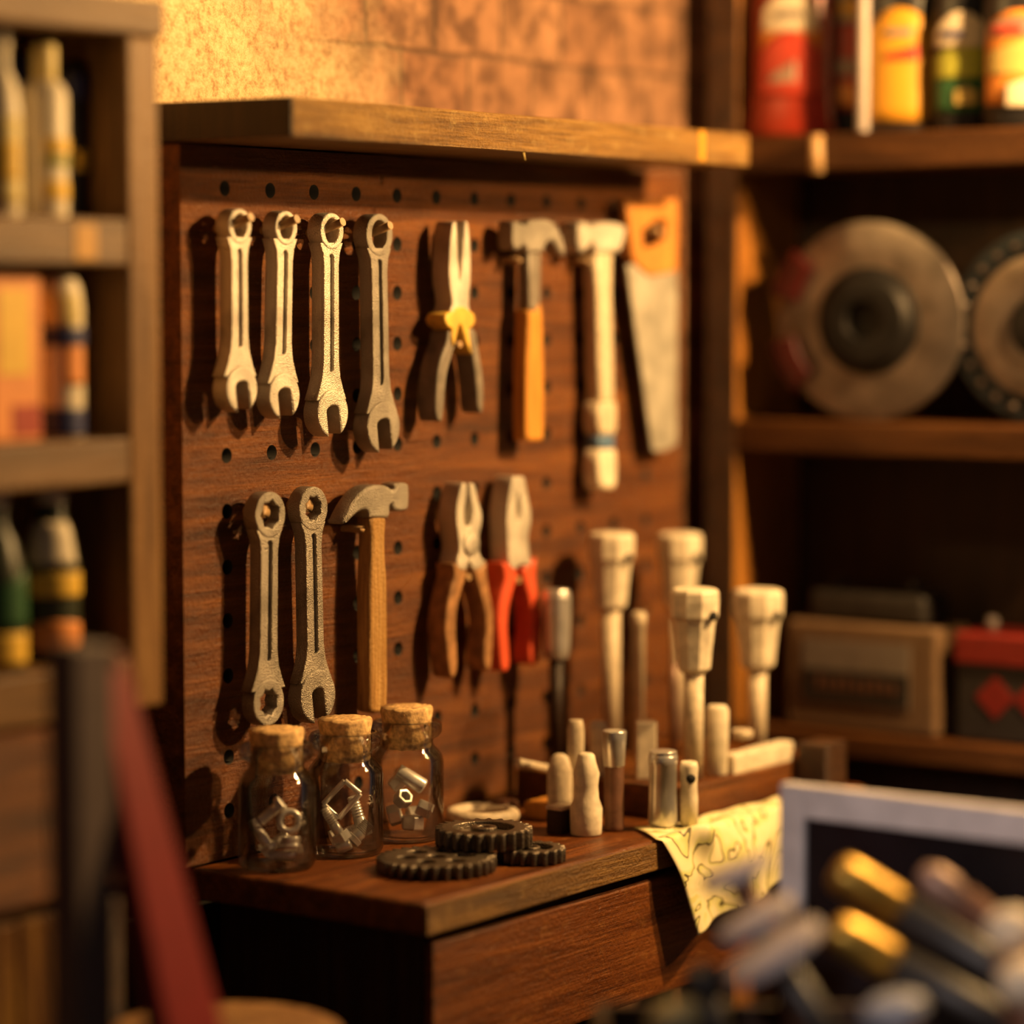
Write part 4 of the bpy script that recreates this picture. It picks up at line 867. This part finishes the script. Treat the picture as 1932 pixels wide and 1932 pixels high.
# bin of grey and brass capped rods
bc = Vector((-0.2782, -1.5519, 0.6226)); zr_ = .70
bn_ = empty('crate', (bc.x, bc.y, 0), 'dark open crate holding capped rods at the lower right', 'crate')
w_, w2_, d2 = .42, .50, .19
hd2 = Matrix.Rotation(-TH*0-radians(36)*0, 3, 'Z')
def obox(name, a0, a1, b0, b1, z0, z1, mat, par):
    m_ = MB(); c8 = []
    for z in (z0, z1):
        for a, b in ((a0, b0), (a1, b0), (a1, b1), (a0, b1)): c8.append(m_.bm.verts.new(Vector((bc.x, bc.y, z))+RT*a+FWD*b))
    for f in ((3,2,1,0),(4,5,6,7),(0,1,5,4),(1,2,6,5),(2,3,7,6),(3,0,4,7)): m_.bm.faces.new([c8[i] for i in f])
    return m_.build(name, mat, par, .004)
obox('side', -w_, w2_, -d2, -d2+.02, 0, zr_, 'darkwood', bn_); obox('side', -w_, w2_, d2-.02, d2, 0, zr_, 'darkwood', bn_)
obox('end', -w_, -w_+.02, -d2+.021, d2-.021, 0, zr_, 'darkwood', bn_); obox('end', w2_-.02, w2_, -d2+.021, d2-.021, 0, zr_, 'darkwood', bn_)
obox('bottom', -w_+.021, w2_-.021, -d2+.021, d2-.021, .59, .61, 'darkwood', bn_)
GF = 'capped rods standing in the dark crate'
UP = Vector((0, 0, 1))
def rod(label, top, foot, rcap, hcap, capm, rr, bodym, round_=False, name='capped_rod'):
    top = Vector(top); f_ = Vector((bc.x, bc.y, .650))+RT*foot[0]+FWD*foot[1]
    ax = (top-f_).normalized(); L = (top-f_).length
    root = empty(name, f_, label, 'rod', GF)
    MB().cyl(f_, top-ax*hcap*.95, rr, rr, 18).build('shaft', bodym, root)
    pr = [(rcap*.9, 0), (rcap, hcap*.15), (rcap, hcap*.7), (rcap*.93, hcap*.93), (rcap*.6, hcap), (.002, hcap*1.0)] if not round_ else [(rcap*.7, 0), (rcap, hcap*.35), (rcap*.9, hcap*.72), (rcap*.5, hcap*.95), (.002, hcap)]
    MB().lathe(top-ax*hcap, ax, pr, 28).build('cap', capm, root, .002)
rod('rod with a tilted flat grey cap, uppermost of the grey ones', (-0.2877, -1.3118, 0.9334), (-0.08, 0.1), .060, .024, 'gcap', .022, 'rust')
rod('rod with a flat grey cap, between the other two grey caps', (-0.3691, -1.3941, 0.8814), (-0.05, 0.0), .064, .022, 'gcap', .022, 'rust')
rod('rod with the largest and lowest grey cap', (-0.4491, -1.4747, 0.8567), (-0.03, -0.1), .082, .026, 'gcap', .022, 'charc')
rod('short rod with a small dark square cap beside the drawer', (-0.421, -1.3329, 0.8), (-.22, .02), .03, .05, 'charc', .02, 'charc')
rod('brass capped dark rod, the upper of the two brass ones', (-0.2337, -1.4628, 0.9355), (0.42, 0.065), .032, .12, 'brass', .029, 'charc')
rod('brass capped dark rod, the lower of the two brass ones', (-0.2986, -1.4942, 0.857), (0.32, 0.0), .032, .11, 'brass', .029, 'charc')
rod('dark brown rod with a dull copper tip', (-0.0986, -1.5394, 0.9229), (0.45, 0.13), .030, .085, 'pink', .029, 'rust', True)
rod('brown rod with a bright cream cap at the right edge', (-0.1957, -1.7409, 0.903), (0.24, -0.065), .040, .06, 'cream', .03, 'rust', True)
rod('brown rod with a cream cap below the brightest one', (-0.274, -1.8025, 0.8457), (.26, -.138), .045, .06, 'cream', .03, 'rust', True)
rod('rod with a blue grey cap at the bottom of the picture', (-0.3467, -1.6247, 0.7852), (0.05, -0.11), .052, .05, 'bluegrey', .03, 'rust', True)
rod('rod with a pale olive cap at the lower left of the crate', (-0.5018, -1.3292, 0.759), (-.27, -.05), .046, .05, 'olive', .03, 'charc', True)

# ------------------------------------------------------------------ light
def lamp(name, loc, power, col, size):
    l = bpy.data.lights.new(name, 'POINT'); l.energy = power; l.color = col; l.shadow_soft_size = size
    o = bpy.data.objects.new(name, l); o.location = loc; COL.objects.link(o); return o
WARM = (1, .58, .21)
lamp('lamp_over_bench', (1.52, -1.9, 2.80), 440, WARM, .045)
lamp('lamp_by_right_wall', (1.55, -2.3, 2.48), 150, WARM, .045)
lamp('lamp_at_back_wall', (-.05, -.18, 2.9), 36, (1, .60, .20), .05)
sl = bpy.data.lights.new('fill_spot', 'SPOT'); sl.energy = 300; sl.color = (1, .84, .78); sl.spot_size = radians(17); sl.spot_blend = .8; sl.shadow_soft_size = .15  # unseen fill spot, added to brighten the framed board and the foreground
so = bpy.data.objects.new('fill_spot', sl); so.location = (-3.6, -2.7, 2.4); COL.objects.link(so)
so.rotation_euler = (Vector((.30, -1.50, .80))-Vector(so.location)).to_track_quat('-Z', 'Y').to_euler()
w = bpy.data.worlds.new('world'); SC.world = w; w.use_nodes = True
w.node_tree.nodes['Background'].inputs[0].default_value = (1, .82, .74, 1)
w.node_tree.nodes['Background'].inputs[1].default_value = .035

# ------------------------------------------------------------------ camera
cam = bpy.data.cameras.new('camera'); co = bpy.data.objects.new('camera', cam); COL.objects.link(co)
co.location = (-4.23597, -3.74756, 1.8353)
pitch = radians(4.25)
co.rotation_euler = (pi/2-pitch, 0, -TH)
cam.sensor_width = 36; cam.lens = 5600/1932*36
cam.clip_start = .1; cam.clip_end = 50
cam.dof.use_dof = True; cam.dof.focus_distance = 5.78; cam.dof.aperture_fstop = .55
SC.camera = co
SC.view_settings.view_transform = 'Standard'; SC.view_settings.look = 'None'
SC.view_settings.exposure = .08; SC.view_settings.gamma = 1; SC.view_settings.use_curve_mapping = False
SC.cycles.max_bounces = 8; SC.cycles.transparent_max_bounces = 16
SC.cycles.use_denoising = True
